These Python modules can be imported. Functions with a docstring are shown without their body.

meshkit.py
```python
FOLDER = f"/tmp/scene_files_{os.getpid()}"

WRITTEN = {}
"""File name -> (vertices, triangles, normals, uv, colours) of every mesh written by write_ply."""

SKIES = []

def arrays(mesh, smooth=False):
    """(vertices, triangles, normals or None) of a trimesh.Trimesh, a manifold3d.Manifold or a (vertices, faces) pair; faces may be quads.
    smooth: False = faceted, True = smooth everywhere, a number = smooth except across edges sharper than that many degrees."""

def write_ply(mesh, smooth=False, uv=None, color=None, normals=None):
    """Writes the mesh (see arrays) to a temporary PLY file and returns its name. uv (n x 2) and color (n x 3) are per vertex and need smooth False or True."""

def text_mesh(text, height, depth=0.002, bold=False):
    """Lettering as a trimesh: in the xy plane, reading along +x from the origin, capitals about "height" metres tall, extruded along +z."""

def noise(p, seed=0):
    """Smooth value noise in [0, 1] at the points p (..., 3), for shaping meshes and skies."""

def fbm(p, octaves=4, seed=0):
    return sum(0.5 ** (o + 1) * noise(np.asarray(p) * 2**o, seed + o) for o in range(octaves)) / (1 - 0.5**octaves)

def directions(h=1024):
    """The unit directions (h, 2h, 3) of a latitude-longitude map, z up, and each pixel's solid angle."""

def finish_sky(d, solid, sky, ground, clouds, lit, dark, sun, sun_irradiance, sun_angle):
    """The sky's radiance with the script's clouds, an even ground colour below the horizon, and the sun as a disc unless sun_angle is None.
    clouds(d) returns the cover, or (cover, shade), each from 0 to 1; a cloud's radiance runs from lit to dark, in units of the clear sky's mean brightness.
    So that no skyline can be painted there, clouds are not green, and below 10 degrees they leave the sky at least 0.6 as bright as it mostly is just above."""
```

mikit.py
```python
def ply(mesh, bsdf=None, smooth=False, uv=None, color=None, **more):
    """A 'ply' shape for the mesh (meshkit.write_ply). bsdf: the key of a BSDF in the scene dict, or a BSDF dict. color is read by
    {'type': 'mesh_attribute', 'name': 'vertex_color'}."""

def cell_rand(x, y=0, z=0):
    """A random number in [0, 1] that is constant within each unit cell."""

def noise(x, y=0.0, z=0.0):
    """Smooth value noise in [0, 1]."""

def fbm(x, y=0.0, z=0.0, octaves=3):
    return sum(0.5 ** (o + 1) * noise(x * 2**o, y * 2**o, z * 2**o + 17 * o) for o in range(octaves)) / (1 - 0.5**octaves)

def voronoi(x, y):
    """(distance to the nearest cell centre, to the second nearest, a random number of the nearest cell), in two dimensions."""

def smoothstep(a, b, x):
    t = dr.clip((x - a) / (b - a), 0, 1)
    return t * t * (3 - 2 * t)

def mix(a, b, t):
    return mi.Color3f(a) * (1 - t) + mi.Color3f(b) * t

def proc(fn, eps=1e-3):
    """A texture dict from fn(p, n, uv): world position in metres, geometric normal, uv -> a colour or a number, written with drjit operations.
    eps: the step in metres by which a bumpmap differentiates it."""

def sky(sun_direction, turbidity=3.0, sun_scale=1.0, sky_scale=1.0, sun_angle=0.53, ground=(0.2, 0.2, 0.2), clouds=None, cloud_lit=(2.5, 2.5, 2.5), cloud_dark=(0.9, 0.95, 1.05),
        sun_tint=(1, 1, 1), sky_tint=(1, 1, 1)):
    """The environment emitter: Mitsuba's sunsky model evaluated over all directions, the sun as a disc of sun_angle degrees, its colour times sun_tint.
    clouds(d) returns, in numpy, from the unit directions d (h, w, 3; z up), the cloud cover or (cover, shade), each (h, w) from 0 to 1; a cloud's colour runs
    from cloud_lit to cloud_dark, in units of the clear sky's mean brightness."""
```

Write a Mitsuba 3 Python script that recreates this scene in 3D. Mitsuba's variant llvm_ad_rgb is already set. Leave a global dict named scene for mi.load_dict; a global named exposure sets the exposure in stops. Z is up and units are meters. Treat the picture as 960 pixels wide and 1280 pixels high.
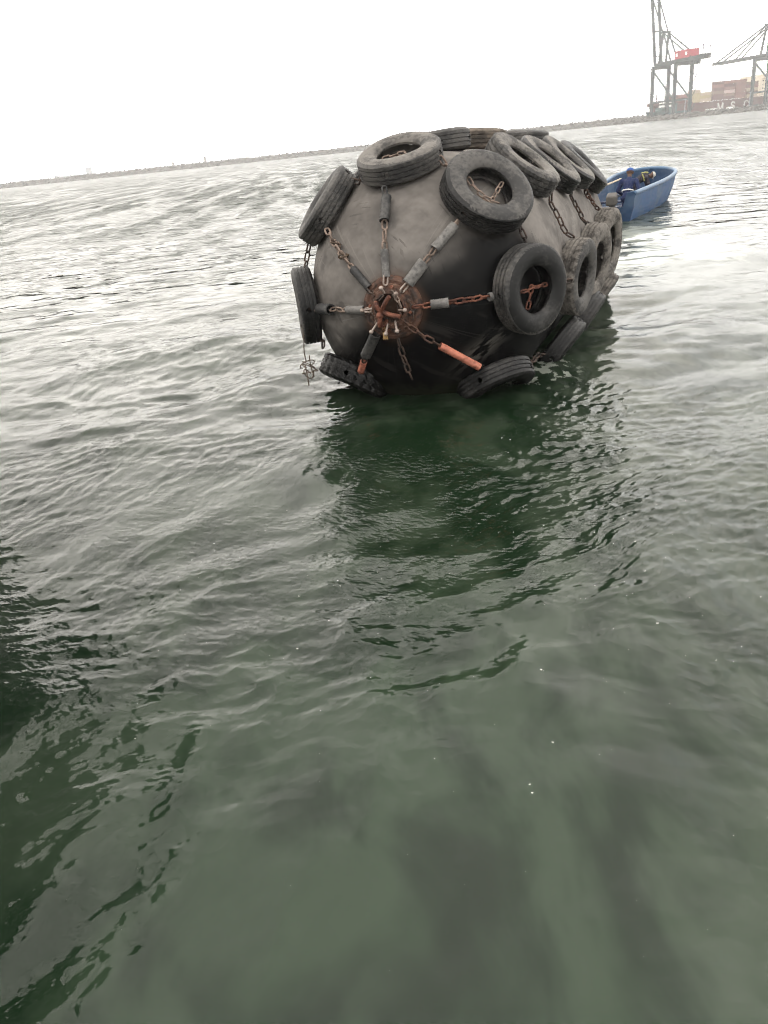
import math, random
import numpy as np, trimesh, manifold3d, drjit as dr, mitsuba as mi, mikit, meshkit
from mikit import noise, fbm, voronoi, smoothstep, mix, proc
random.seed(7)
rng = np.random.default_rng(7)
PI = math.pi
scene, labels = {}, {}
ST = mi.ScalarTransform4f

# ------------------------------------------------------------------ camera, sky, exposure
CAM_H = 3.05
FOCAL, PITCH, ROLL = 960.0, math.radians(25.38), math.radians(6.0)
fwd = np.array([0, math.cos(PITCH), -math.sin(PITCH)])
rt0, up0 = np.array([1.0, 0, 0]), np.cross([1.0, 0, 0], fwd)
upv = math.sin(ROLL) * rt0 + math.cos(ROLL) * up0
eye = np.array([0, 0, CAM_H])
scene['haze_medium'] = {'type': 'homogeneous', 'albedo': {'type': 'rgb', 'value': [.95, .95, .95]}, 'sigma_t': {'type': 'rgb', 'value': [.00033, .00033, .00033]}}
scene['camera'] = {'type': 'perspective', 'fov': 2 * math.degrees(math.atan(480 / FOCAL)), 'fov_axis': 'x', 'near_clip': 0.05, 'far_clip': 9000.0,
                   'to_world': ST().look_at(origin=eye.tolist(), target=(eye + fwd).tolist(), up=upv.tolist()),
                   'medium': {'type': 'ref', 'id': 'haze_medium'}}


def cloud_cover(d):
    q = d / (np.abs(d[..., 2:]) + .25)
    n = meshkit.fbm(np.stack([q[..., 0] * 1.6 + 3, q[..., 1] * 1.6, q[..., 2] * .5], -1), 4, 3)
    return np.ones(d.shape[:2]), np.clip(.5 + 2.6 * (n - .5), 0, 1)


scene['sky'] = mikit.sky((-0.35, 0.45, 0.82), turbidity=3, sun_scale=.1, sun_angle=110, clouds=cloud_cover, cloud_lit=(3.15, 3.05, 2.92), cloud_dark=(2.2, 2.16, 2.1))
exposure = 3.4


# ------------------------------------------------------------------ helpers
def numbered(name):
    if name not in USED:
        USED.add(name)
        return name
    i = 1
    while f'{name}_{i:03d}' in USED:
        i += 1
    USED.add(f'{name}_{i:03d}')
    return f'{name}_{i:03d}'


USED = set()


def thing(name, label=None, cat=None, group=None, kind=None):
    key = numbered(name)
    d = {}
    if label: d['label'] = label
    if cat: d['category'] = cat
    if group: d['group'] = group
    if kind: d['kind'] = kind
    labels[key] = d
    return key


def part(parent, name, mesh, bsdf, smooth=False, M=None, label=None, **kw):
    key = numbered(f'{parent}__{name}')
    sh = mesh if isinstance(mesh, dict) else mikit.ply(mesh, bsdf, smooth=smooth, **kw)
    if M is not None:
        sh = {**sh, 'to_world': ST(np.asarray(M, float).tolist())}
    scene[key] = sh
    if label: labels[key] = {'label': label}
    return key


def whole(name, mesh, bsdf, label, cat=None, group=None, kind=None, smooth=False, **kw):
    key = thing(name, label, cat, group, kind)
    scene[key] = mikit.ply(mesh, bsdf, smooth=smooth, **kw)
    return key


def mat4(X, Y, Z, o):
    M = np.eye(4)
    M[:3, 0], M[:3, 1], M[:3, 2], M[:3, 3] = X, Y, Z, o
    return M


def moved(mesh, M):
    m = mesh.copy()
    m.apply_transform(M)
    return m


def unit(v):
    v = np.asarray(v, float)
    return v / np.linalg.norm(v)


def cat(ms):
    return trimesh.util.concatenate(ms)


def box(x0, x1, y0, y1, z0, z1):
    m = trimesh.creation.box((x1 - x0, y1 - y0, z1 - z0))
    m.apply_translation(((x0 + x1) / 2, (y0 + y1) / 2, (z0 + z1) / 2))
    return m


def lathe(profile, n=48, closed=True):
    """profile (r, z) closed polygon turned about z."""
    p = np.asarray(profile, float)
    k = len(p)
    t = np.arange(n) * 2 * PI / n
    v = np.stack([p[None, :, 0] * np.cos(t)[:, None], p[None, :, 0] * np.sin(t)[:, None], np.broadcast_to(p[None, :, 1], (n, k))], -1).reshape(-1, 3)
    f = []
    for j in range(k if closed else k - 1):
        a, b = np.arange(n) * k + j, np.arange(n) * k + (j + 1) % k
        c, d = (np.arange(n) + 1) % n * k + (j + 1) % k, (np.arange(n) + 1) % n * k + j
        f += [np.stack([a, d, c], 1), np.stack([a, c, b], 1)]
    m = trimesh.Trimesh(v, np.vstack(f), process=False)
    if closed and m.volume < 0: m.invert()
    return m


def tube(points, r, sides=8, caps=True):
    p = np.asarray(points, float)
    t = np.gradient(p, axis=0)
    t /= np.linalg.norm(t, axis=1, keepdims=True) + 1e-12
    a = unit(np.cross(t[0], [0, 0, 1.0] if abs(t[0][2]) < .9 else [1.0, 0, 0]))
    rr = np.broadcast_to(r, (len(p),))
    ang = np.arange(sides) * 2 * PI / sides
    rows = []
    for i in range(len(p)):
        a = unit(a - t[i] * (a @ t[i]))
        b = np.cross(t[i], a)
        rows.append(p[i] + rr[i] * (np.cos(ang)[:, None] * a + np.sin(ang)[:, None] * b))
    v = np.vstack(rows)
    f = []
    for i in range(len(p) - 1):
        for j in range(sides):
            k = (j + 1) % sides
            f += [[i * sides + j, i * sides + k, (i + 1) * sides + k], [i * sides + j, (i + 1) * sides + k, (i + 1) * sides + j]]
    if caps:
        v = np.vstack([v, p[0], p[-1]])
        n0, n1 = len(v) - 2, len(v) - 1
        for j in range(sides):
            k = (j + 1) % sides
            f += [[n0, k, j], [n1, (len(p) - 1) * sides + j, (len(p) - 1) * sides + k]]
    return trimesh.Trimesh(v, np.array(f), process=False)


def bar(a, b, w, h=None):
    """A straight box beam from a to b."""
    a, b = np.asarray(a, float), np.asarray(b, float)
    z = unit(b - a)
    x = unit(np.cross(z, [0, 0, 1.0] if abs(z[2]) < .95 else [0, 1.0, 0]))
    m = trimesh.creation.box((w, h or w, np.linalg.norm(b - a)))
    m.apply_transform(mat4(x, np.cross(z, x), z, (a + b) / 2))
    return m


def rgb(*c):
    return {'type': 'rgb', 'value': list(c)}


def bsdf(name, color, rough=.5, metallic=0.0, spec=.5, bump=None, bump_scale=1.0, eps=2e-3, **kw):
    col = proc(color) if callable(color) else rgb(*color)
    ro = proc(rough) if callable(rough) else rough
    b = {'type': 'principled', 'base_color': col, 'roughness': ro, 'metallic': metallic, 'specular': spec, **kw}
    if bump is not None:
        b = {'type': 'bumpmap', 'nested_texture': proc(bump, eps), 'scale': bump_scale, 'bsdf': b}
    scene[name] = {'type': 'twosided', 'bsdf': b}
    return name


def C3(*c):
    return mi.Color3f(*c)


# ------------------------------------------------------------------ fender frame (metres)
YAW, TILT = math.radians(23.5), math.radians(-1.2)
AX = np.array([math.sin(YAW) * math.cos(TILT), math.cos(YAW) * math.cos(TILT), math.sin(TILT)])
XX = unit(np.cross(AX, [0, 0, 1.0]))
YY = np.cross(XX, AX)
HUB = np.array([0.368, 9.533, 1.262])
RB, LEN, STAND = 1.70, 8.75, 0.098


def local(p):
    q = p - mi.Point3f(*HUB.tolist())
    return dr.dot(q, mi.Vector3f(*XX.tolist())), dr.dot(q, mi.Vector3f(*YY.tolist())), dr.dot(q, mi.Vector3f(*AX.tolist()))


# ------------------------------------------------------------------ materials
def wet_line(p):
    """0 = dry and dusty, 1 = still black from lying in the water: a stain fixed on the fender, which has rolled since it dried."""
    x, y, a = local(p)
    n = fbm(p.x * 1.7, p.y * 1.7, p.z * 1.7, 4) - .5
    cap = y - (.76 * x + .06)
    side = y + .25
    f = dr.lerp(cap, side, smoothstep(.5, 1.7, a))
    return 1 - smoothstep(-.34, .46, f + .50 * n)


def body_color(p, n, uv):
    w = wet_line(p)
    a = fbm(p.x * 3.1, p.y * 3.1, p.z * 3.1, 5)
    b = fbm(p.x * 14, p.y * 14, p.z * 14, 3)
    dust = mix(C3(.092, .084, .077), C3(.144, .132, .121), smoothstep(.3, .72, a))
    dust = dust * (.82 + .36 * b)
    blot = smoothstep(.60, .72, fbm(p.x * 2.2 + 9, p.y * 2.2, p.z * 2.2, 4))
    dust = mix(dust, C3(.06, .056, .053), .65 * blot)
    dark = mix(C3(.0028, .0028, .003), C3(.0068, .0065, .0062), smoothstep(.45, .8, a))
    scuff = smoothstep(.66, .74, fbm(p.x * 1.2 + 4, p.y * 5, p.z * 5 + p.x * 2.5, 4))
    dark = mix(dark, C3(.026, .023, .021), .4 * scuff)
    x, y, ax = local(p)
    an = dr.atan2(x, y)
    streak = smoothstep(.62, .74, fbm(an * 26, ax * 1.6, 3.0, 4)) * smoothstep(.4, .6, fbm(an * 3, ax * 2, 8.0, 2))
    dust = mix(dust, C3(.20, .186, .168), .28 * streak)
    scratch = smoothstep(.74, .80, noise(ax * 70 + x * 26, an * 7 + ax * 5, 2.0)) * smoothstep(.54, .66, fbm(p.x * 3.5, p.y * 3.5, p.z * 3.5 + 7, 3))
    dust = mix(dust, C3(.05, .046, .043), .55 * scratch)
    dark = mix(dark, C3(.030, .027, .024), .25 * streak)
    mu = (x - .96) * .80 + (y + .63) * .60
    mv = -(x - .96) * .60 + (y + .63) * .80
    smear = dr.exp(-dr.square(mu / .34) - dr.square(mv / .10)) * smoothstep(.40, .60, fbm(mu * 5, mv * 22, 3.0, 3)) * (1 - smoothstep(1.0, 1.4, ax))
    dark = mix(dark, C3(.085, .079, .070), .8 * smear)
    slime = (1 - smoothstep(.02, .26, p.z + .25 * (b - .5))) * .8
    dark = mix(dark, C3(.014, .017, .008), slime)
    r = dr.sqrt(x * x + y * y)
    rust = (1 - smoothstep(.34, .50, r + .15 * (a - .5))) * (1 - smoothstep(.2, .4, ax)) * .55
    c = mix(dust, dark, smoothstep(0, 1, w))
    return mix(c, C3(.085, .045, .028), rust)


def body_rough(p, n, uv):
    return dr.lerp(mi.Float(.72), mi.Float(.42), wet_line(p))


def body_bump(p, n, uv):
    return .004 * fbm(p.x * 9, p.y * 9, p.z * 9, 4) + .0015 * noise(p.x * 60, p.y * 60, p.z * 60)


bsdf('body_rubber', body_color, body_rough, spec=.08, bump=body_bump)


def tyre_col(base, dust, lo, hi, f=4.0):
    def fn(p, n, uv):
        a = fbm(p.x * f, p.y * f, p.z * f, 5)
        b = fbm(p.x * 31, p.y * 31, p.z * 31, 3)
        s = smoothstep(lo, hi, a * .7 + b * .3)
        return mix(C3(*base), C3(*dust), s) * (.8 + .4 * b)
    return fn


def fine_bump(p, n, uv):
    return .003 * fbm(p.x * 40, p.y * 40, p.z * 40, 3)


def crust_bump(p, n, uv):
    return .016 * fbm(p.x * 22, p.y * 22, p.z * 22, 4)


bsdf('tyre_dusty', tyre_col((0.0376, 0.0355, 0.0335), (0.1094, 0.1013, 0.0917), .36, .60), .75, spec=.3, bump=fine_bump)
bsdf('tyre_grey', tyre_col((0.0195, 0.0189, 0.0184), (0.0585, 0.0546, 0.0502), .38, .64), .65, spec=.35, bump=fine_bump)
bsdf('tyre_dark', tyre_col((0.0063, 0.0063, 0.0063), (0.0270, 0.0256, 0.0243), .46, .74), .5, spec=.25, bump=fine_bump)
bsdf('tyre_black', tyre_col((0.0027, 0.0027, 0.0027), (0.0150, 0.0129, 0.0114), .52, .78), .42, spec=.25, bump=fine_bump)
bsdf('tyre_crust', tyre_col((0.0358, 0.0320, 0.0287), (0.1204, 0.1092, 0.0969), .34, .60, 6.0), .8, spec=.25, bump=crust_bump, eps=4e-3)
bsdf('tyre_rusty', tyre_col((0.0378, 0.0318, 0.0265), (0.1020, 0.0838, 0.0677), .36, .62), .8, spec=.25, bump=crust_bump, eps=4e-3)


def rust_fn(c0, c1, c2):
    def fn(p, n, uv):
        a = fbm(p.x * 13, p.y * 13, p.z * 13, 4)
        b = noise(p.x * 70, p.y * 70, p.z * 70)
        return mix(mix(C3(*c0), C3(*c1), smoothstep(.35, .6, a)), C3(*c2), smoothstep(.62, .8, a * .6 + b * .4))
    return fn


def rust_bump(p, n, uv):
    return .004 * fbm(p.x * 60, p.y * 60, p.z * 60, 3)


bsdf('rust_brown', rust_fn((.028, .017, .013), (.075, .037, .024), (.14, .085, .058)), .75, metallic=.0, spec=.35, bump=rust_bump)
bsdf('rust_red', rust_fn((.055, .022, .015), (.145, .055, .034), (.22, .12, .085)), .75, spec=.3, bump=rust_bump)
bsdf('rust_dark', rust_fn((.022, .016, .013), (.055, .034, .025), (.12, .085, .065)), .65, spec=.4, bump=rust_bump)
bsdf('rust_pale', rust_fn((.09, .066, .052), (.17, .125, .10), (.26, .21, .175)), .75, spec=.35, bump=rust_bump)
bsdf('worn_steel', rust_fn((.16, .12, .10), (.27, .22, .19), (.34, .29, .26)), .5, metallic=.2, bump=rust_bump)
bsdf('hose_grey', tyre_col((0.0600, 0.0576, 0.0560), (0.1360, 0.1296, 0.1216), .35, .62), .7, spec=.35, bump=fine_bump)
bsdf('hose_dark', tyre_col((0.0157, 0.0157, 0.0157), (0.0476, 0.0454, 0.0431), .40, .66), .6, spec=.4, bump=fine_bump)
bsdf('hose_orange', tyre_col((.11, .038, .025), (.40, .145, .095), .28, .62, 9.0), .6, spec=.35, bump=fine_bump)
bsdf('rope_brown', tyre_col((.05, .036, .027), (.11, .082, .06), .4, .6), .9, spec=.1)
bsdf('rope_tan', tyre_col((.20, .12, .05), (.34, .22, .10), .4, .6), .9, spec=.1)
bsdf('black_hull', tyre_col((.008, .009, .009), (.022, .021, .019), .5, .8, 1.0), .45, spec=.4)
bsdf('hull_strake', tyre_col((.012, .012, .012), (.04, .037, .033), .45, .7), .7, spec=.3)


def paint(name, c, rough=.5, wear=.25, f=1.3, dirt=(.09, .08, .07), spec=.3):
    def fn(p, n, uv):
        a = fbm(p.x * f, p.y * f, p.z * f, 4)
        return mix(C3(*c), C3(*dirt), wear * smoothstep(.48, .75, a)) * (.9 + .2 * noise(p.x * f * 6, p.y * f * 6, p.z * f * 6))
    return bsdf(name, fn, rough, spec=spec)


# ------------------------------------------------------------------ the sea
def np_step(a, b, x):
    t = np.clip((x - a) / (b - a), 0, 1)
    return t * t * (3 - 2 * t)


def sea_fields(x, y):
    """Strength of long, middle and short waves at each point."""
    r = np.hypot(x, y)
    p = np.stack([x, y, 0 * x], -1)
    patch = meshkit.fbm(p * [.16, .11, 1], 3, 11)
    patch2 = meshkit.fbm(p * [.42, .30, 1], 3, 21)
    open_ = np_step(4.0, 14.0, r)
    right = np_step(1.2, 5.5, x - .22 * y) * (1 - np_step(45, 120, r))
    lng = (.45 + .55 * open_) * (1 - .25 * right) * (1 - .62 * np_step(12, 26, r))
    mid = (.22 + .78 * open_) * (1 - .22 * np_step(13, 24, r)) * (1 - .62 * right) * (.65 + .7 * patch)
    sht = (.55 + .45 * np_step(3.0, 6.5, r)) * (1 - .60 * right) * (.25 + 1.5 * np_step(.33, .66, patch2))
    diag = np_step(3.2, 4.4, y) * (1 - np_step(6.0, 8.5, y)) * (1 - np_step(.0, 2.5, x)) * (.3 + 1.4 * patch)
    refl = (1 - np_step(1.5, 3.6, x + .12 * y)) * (1 - np_step(3.6, 6.5, y)) * (.5 + patch)     # waves thrown back by the hull alongside
    fargl = np_step(40, 90, r) * (.4 + 1.2 * patch)
    nearb = 1 - np_step(5.0, 9.0, r)
    sht = sht * (1 - .75 * (1 - np_step(-2.6, -.9, x + .18 * y)) * (1 - np_step(5.5, 8.0, y)))
    slack = 1 - .55 * (1 - np_step(-2.4, -1.0, x + .10 * y)) * (1 - np_step(6.5, 8.5, y)) * np_step(2.6, 3.6, y)
    mid, refl, diag = mid * slack, refl * slack, diag * slack
    return lng, mid, sht, refl, diag, fargl, nearb


def sea_mesh():
    fp = 768.0
    rad = [.25]
    while rad[-1] < 2500:
        r = rad[-1]
        rad.append(r + max(.012, .92 * (r * r + CAM_H ** 2) / (fp * CAM_H)) * (1 if r > 1.0 else 3))
    rad = np.array(rad)
    az = np.concatenate([np.linspace(-36, 35, 800), np.linspace(35, 324, 110)[1:-1]]) * PI / 180
    R, A = np.meshgrid(rad, az, indexing='ij')
    x, y = (R * np.sin(A)).ravel(), (R * np.cos(A)).ravel()
    step = np.gradient(rad)[:, None].repeat(len(az), 1).ravel()
    lng, mid, sht, refl, diag, fargl, nearb = sea_fields(x, y)
    warp = np.stack([x, y, 0 * x], -1)
    wx = x + .55 * (meshkit.fbm(warp * .35, 2, 5) - .5) * 2 + .10 * (meshkit.fbm(warp * 1.9, 2, 6) - .5) * 2
    wy = y + .55 * (meshkit.fbm(warp * .35 + 40, 2, 7) - .5) * 2 + .10 * (meshkit.fbm(warp * 1.9 + 40, 2, 8) - .5) * 2
    z, dx, dy = np.zeros_like(x), np.zeros_like(x), np.zeros_like(x)
    g = np.random.default_rng(5)
    for lo, hi, n, slope, head, spread, field in ((1.5, 5.0, 26, .070, -80, 30, lng), (.32, 1.4, 46, .092, -74, 34, mid), (.055, .30, 76, .100, -78, 50, sht), (.26, 1.4, 34, .095, -14, 16, refl), (.20, 1.4, 26, .080, -58, 14, diag), (2.0, 6.0, 24, .10, -85, 40, fargl), (.35, 1.5, 26, .062, -40, 55, nearb)):
        for i in range(n):
            lam = lo * (hi / lo) ** g.random()
            k = 2 * PI / lam
            th = math.radians(head + g.normal() * spread)
            amp = slope * math.sqrt(2.0 / n) / k
            ph = g.random() * 2 * PI
            ok = (np_step(1.5, 2.8, lam / step) if field is not fargl else np_step(.25, .6, lam / step)) * field * amp
            use = ok > 1e-6
            if not use.any(): continue
            c, s = math.cos(th), math.sin(th)
            a = k * (wx[use] * c + wy[use] * s) + ph
            z[use] += ok[use] * np.sin(a)
            co = ok[use] * np.cos(a) * (.5 - .3 * np_step(9, 18, np.hypot(x[use], y[use])))
            dx[use] += co * c
            dy[use] += co * s
    v = np.stack([x + dx, y + dy, z], -1)
    nr, na = R.shape
    i = np.arange(nr - 1)[:, None] * na
    j = np.arange(na)[None, :]
    a, b, c, d = i + j, i + (j + 1) % na, i + na + (j + 1) % na, i + na + j
    f = np.concatenate([np.stack([a, d, c], -1).reshape(-1, 3), np.stack([a, c, b], -1).reshape(-1, 3)])
    v = np.vstack([v, [[0, 0, 0]]])
    f = np.vstack([f, np.stack([np.full(na, len(v) - 1), np.arange(na), (np.arange(na) + 1) % na], 1)])
    m = trimesh.Trimesh(v, f, process=False)
    if m.face_normals[0][2] < 0: m.invert()
    return v, m.faces


def sea_bump(p, n, uv):
    x, y = uv.x, uv.y
    r = dr.sqrt(x * x + y * y)
    open_ = smoothstep(4.0, 30.0, r)
    right = smoothstep(1.2, 5.5, x - .22 * y) * (1 - smoothstep(45.0, 120.0, r))
    far = smoothstep(12.0, 85.0, r)
    gust = (.35 + 1.3 * smoothstep(.32, .68, fbm(x * .75, y * .11, 5.0, 4))) * (.85 + .35 * smoothstep(.3, .7, fbm(x * .045, y * .020, 7.0, 3)))
    big = (.07 + .60 * far * gust) * (fbm(x * 1.0, y * 1.5, 3.0, 3) - .5) * open_ * (1 - .65 * right)
    patch = smoothstep(.40, .66, fbm(x * .55, y * .45, 1.0, 2))
    small = .0062 * fbm(x * 13 + 2 * y, y * 17, 5.0, 3) * (.25 + .75 * patch) * (1 - .55 * right)
    # cat's-paw ripples, a few centimetres long, in the slack water by the fender and the hull
    lee = dr.exp(-dr.square((x - .6) / 2.2) - dr.square((y - 7.6) / 2.6)) + .7 * dr.exp(-dr.square((x + 2.6) / 1.4) - dr.square((y - 5.0) / 2.4))
    paws = smoothstep(.30, .56, fbm(x * .9 + .6 * y, y * 1.1, 11.0, 3))
    wx = x + .05 * fbm(x * 5, y * 5, 2.0, 2)
    cap = .0095 * fbm(wx * 19 + 9 * y, y * 30, 13.0, 3) * (.20 + .80 * paws) * (.18 + .82 * dr.minimum(lee, 1.0)) * (1 - smoothstep(13.0, 22.0, r))
    fine = .0042 * fbm(x * 7 + 3 * y, y * 8 - 2 * x, 17.0, 4) * (1 - smoothstep(4.5, 8.0, r))
    return big + small + cap + fine


def sea_color(p, n, uv):
    x, y = uv.x, uv.y
    r = dr.sqrt(x * x + y * y)
    turb = smoothstep(-.2, 5.5, x - .16 * y + 2.6 * (fbm(x * .35, y * .28, 2.0, 4) - .5)) * (1 - smoothstep(40.0, 140.0, y))
    cloudy = fbm(x * 3.0 + 1.9 * fbm(x * .9, y * .9, 9.0, 3), y * 1.5 + 1.2 * fbm(x * 1.1, y * .8, 4.0, 2), 6.0, 5)
    c = mix(C3(.0045, .0115, .0050), C3(.0150, .0245, .0140), smoothstep(.3, .7, cloudy))
    silt = (1 - smoothstep(3.0, 6.2, r)) * smoothstep(.22, .62, cloudy) * smoothstep(-1.9, -.5, x + .12 * y)
    c = c + C3(.0024, .0062, .0027) * silt
    c = mix(c, C3(.044, .053, .039), turb * (.15 + .95 * smoothstep(.32, .68, cloudy)))
    # white wash churned up by the outboard, trailing from the boat's stern
    w = 26.4 - y                                   # metres behind the stern
    cx = 8.9 - .155 * w - .0075 * w * w + .5 * (fbm(y * .35, 2.0, 1.0, 2) - .5)
    wid = .75 + .16 * dr.maximum(w, 0.0)
    trail = dr.exp(-dr.square((x - cx) / wid)) * smoothstep(-.6, .8, w) * (1 - smoothstep(6.0, 17.0, w))
    churn = fbm(x * 1.1, y * .7, 8.0, 5)
    c = mix(c, C3(.075, .084, .068), smoothstep(.05, .75, trail * (.5 + churn)))
    froth = smoothstep(.60, .74, churn * .75 + .36 * trail * smoothstep(-.5, 1.0, 9.0 - w) + .04)
    c = mix(c, C3(.36, .38, .33), froth * smoothstep(.10, .6, trail) * .8)
    # a little foam where the water slops against the fender
    near = dr.exp(-(dr.square((x - 2.35) / .55) + dr.square((y - 10.6) / .9)))
    lace = smoothstep(.56, .66, fbm(x * 13, y * 9, 4.0, 5) + .16 * near - .08)
    c = mix(c, C3(.30, .32, .28), lace * smoothstep(.15, .6, near) * .6)
    return c


scene['sea_water'] = {'type': 'bumpmap', 'nested_texture': proc(sea_bump, 6e-3), 'scale': 1.0,
                      'bsdf': {'type': 'plastic', 'int_ior': 1.33, 'diffuse_reflectance': proc(sea_color), 'nonlinear': False}}
sv, sf = sea_mesh()
scene[thing('sea', 'grey green harbour water, choppy far off and smoother close by', kind='structure')] = mikit.ply((sv, sf), 'sea_water', smooth=True, uv=sv[:, :2])

# the haze: one closed box round everything
scene['clear_boundary'] = {'type': 'null'}
scene[thing('haze', 'pale sea haze over the whole harbour', kind='stuff')] = {
    'type': 'cube', 'to_world': ST().translate([0, 0, 74]).scale([2700, 2700, 76]), 'bsdf': {'type': 'ref', 'id': 'clear_boundary'},
    'interior': {'type': 'ref', 'id': 'haze_medium'}}

# ------------------------------------------------------------------ breakwater and terminal ground


def rock_color(p, n, uv):
    a = noise(p.x * .6, p.y * .6, p.z * .8)
    return mix(C3(.028, .027, .026), C3(.095, .089, .081), a) * (.75 + .5 * noise(p.x * 2.1, p.y * 2.1, p.z * 2.1))


bsdf('rock', rock_color, .85, spec=.2)
bsdf('concrete', tyre_col((.14, .135, .125), (.24, .23, .21), .4, .6, .4), .85, spec=.2)


def polar(azd, d, z=0.0):
    return np.array([d * math.sin(math.radians(azd)), d * math.cos(math.radians(azd)), z])


def rubble(path, height, width, spacing, size, seed):
    """A rubble mound along the path: a rough bank with boulders on it, one mesh."""
    g = np.random.default_rng(seed)
    P = np.asarray(path, float)
    seg = np.linalg.norm(np.diff(P, axis=0), axis=1)
    s = np.concatenate([[0], np.cumsum(seg)])
    n = int(s[-1] / 4)
    q = np.linspace(0, s[-1], n)
    c = np.stack([np.interp(q, s, P[:, k]) for k in range(3)], 1)
    t = np.gradient(c, axis=0)
    t /= np.linalg.norm(t, axis=1, keepdims=True)
    nn = np.stack([-t[:, 1], t[:, 0], 0 * t[:, 0]], 1)
    prof = np.array([(-width, -1.5), (-width * .55, height * .45), (-width * .22, height), (width * .22, height), (width * .55, height * .45), (width, -1.5)])
    v = (c[:, None] + nn[:, None] * prof[None, :, :1] + np.array([0, 0, 1.0]) * prof[None, :, 1:]).reshape(-1, 3)
    v += g.normal(size=v.shape) * [.5, .5, .35]
    f = []
    k = len(prof)
    for j in range(k - 1):
        a = np.arange(n - 1) * k + j
        f += [np.stack([a, a + 1, a + k + 1], 1), np.stack([a, a + k + 1, a + k], 1)]
    ms = [trimesh.Trimesh(v, np.vstack(f), process=False)]
    ico = trimesh.creation.icosahedron()
    m = int(s[-1] / spacing)
    vs, fs = [], []
    for i in range(m):
        u = g.random() * s[-1]
        cc = np.array([np.interp(u, s, P[:, k2]) for k2 in range(3)])
        i0 = min(int(u / s[-1] * (n - 1)), n - 1)
        w = (g.random() * 2 - 1) * width * .8
        h = np.interp(abs(w), [0, width * .22, width], [height, height, -1.2])
        sz = size * (.6 + .8 * g.random())
        b = ico.vertices * (sz * (.7 + .6 * g.random(3))) @ trimesh.transformations.random_rotation_matrix(g.random(3))[:3, :3].T
        vs.append(b + cc + nn[i0] * w + [0, 0, h])
        fs.append(ico.faces + 12 * i)
    ms.append(trimesh.Trimesh(np.vstack(vs), np.vstack(fs), process=False))
    return cat(ms)


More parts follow.
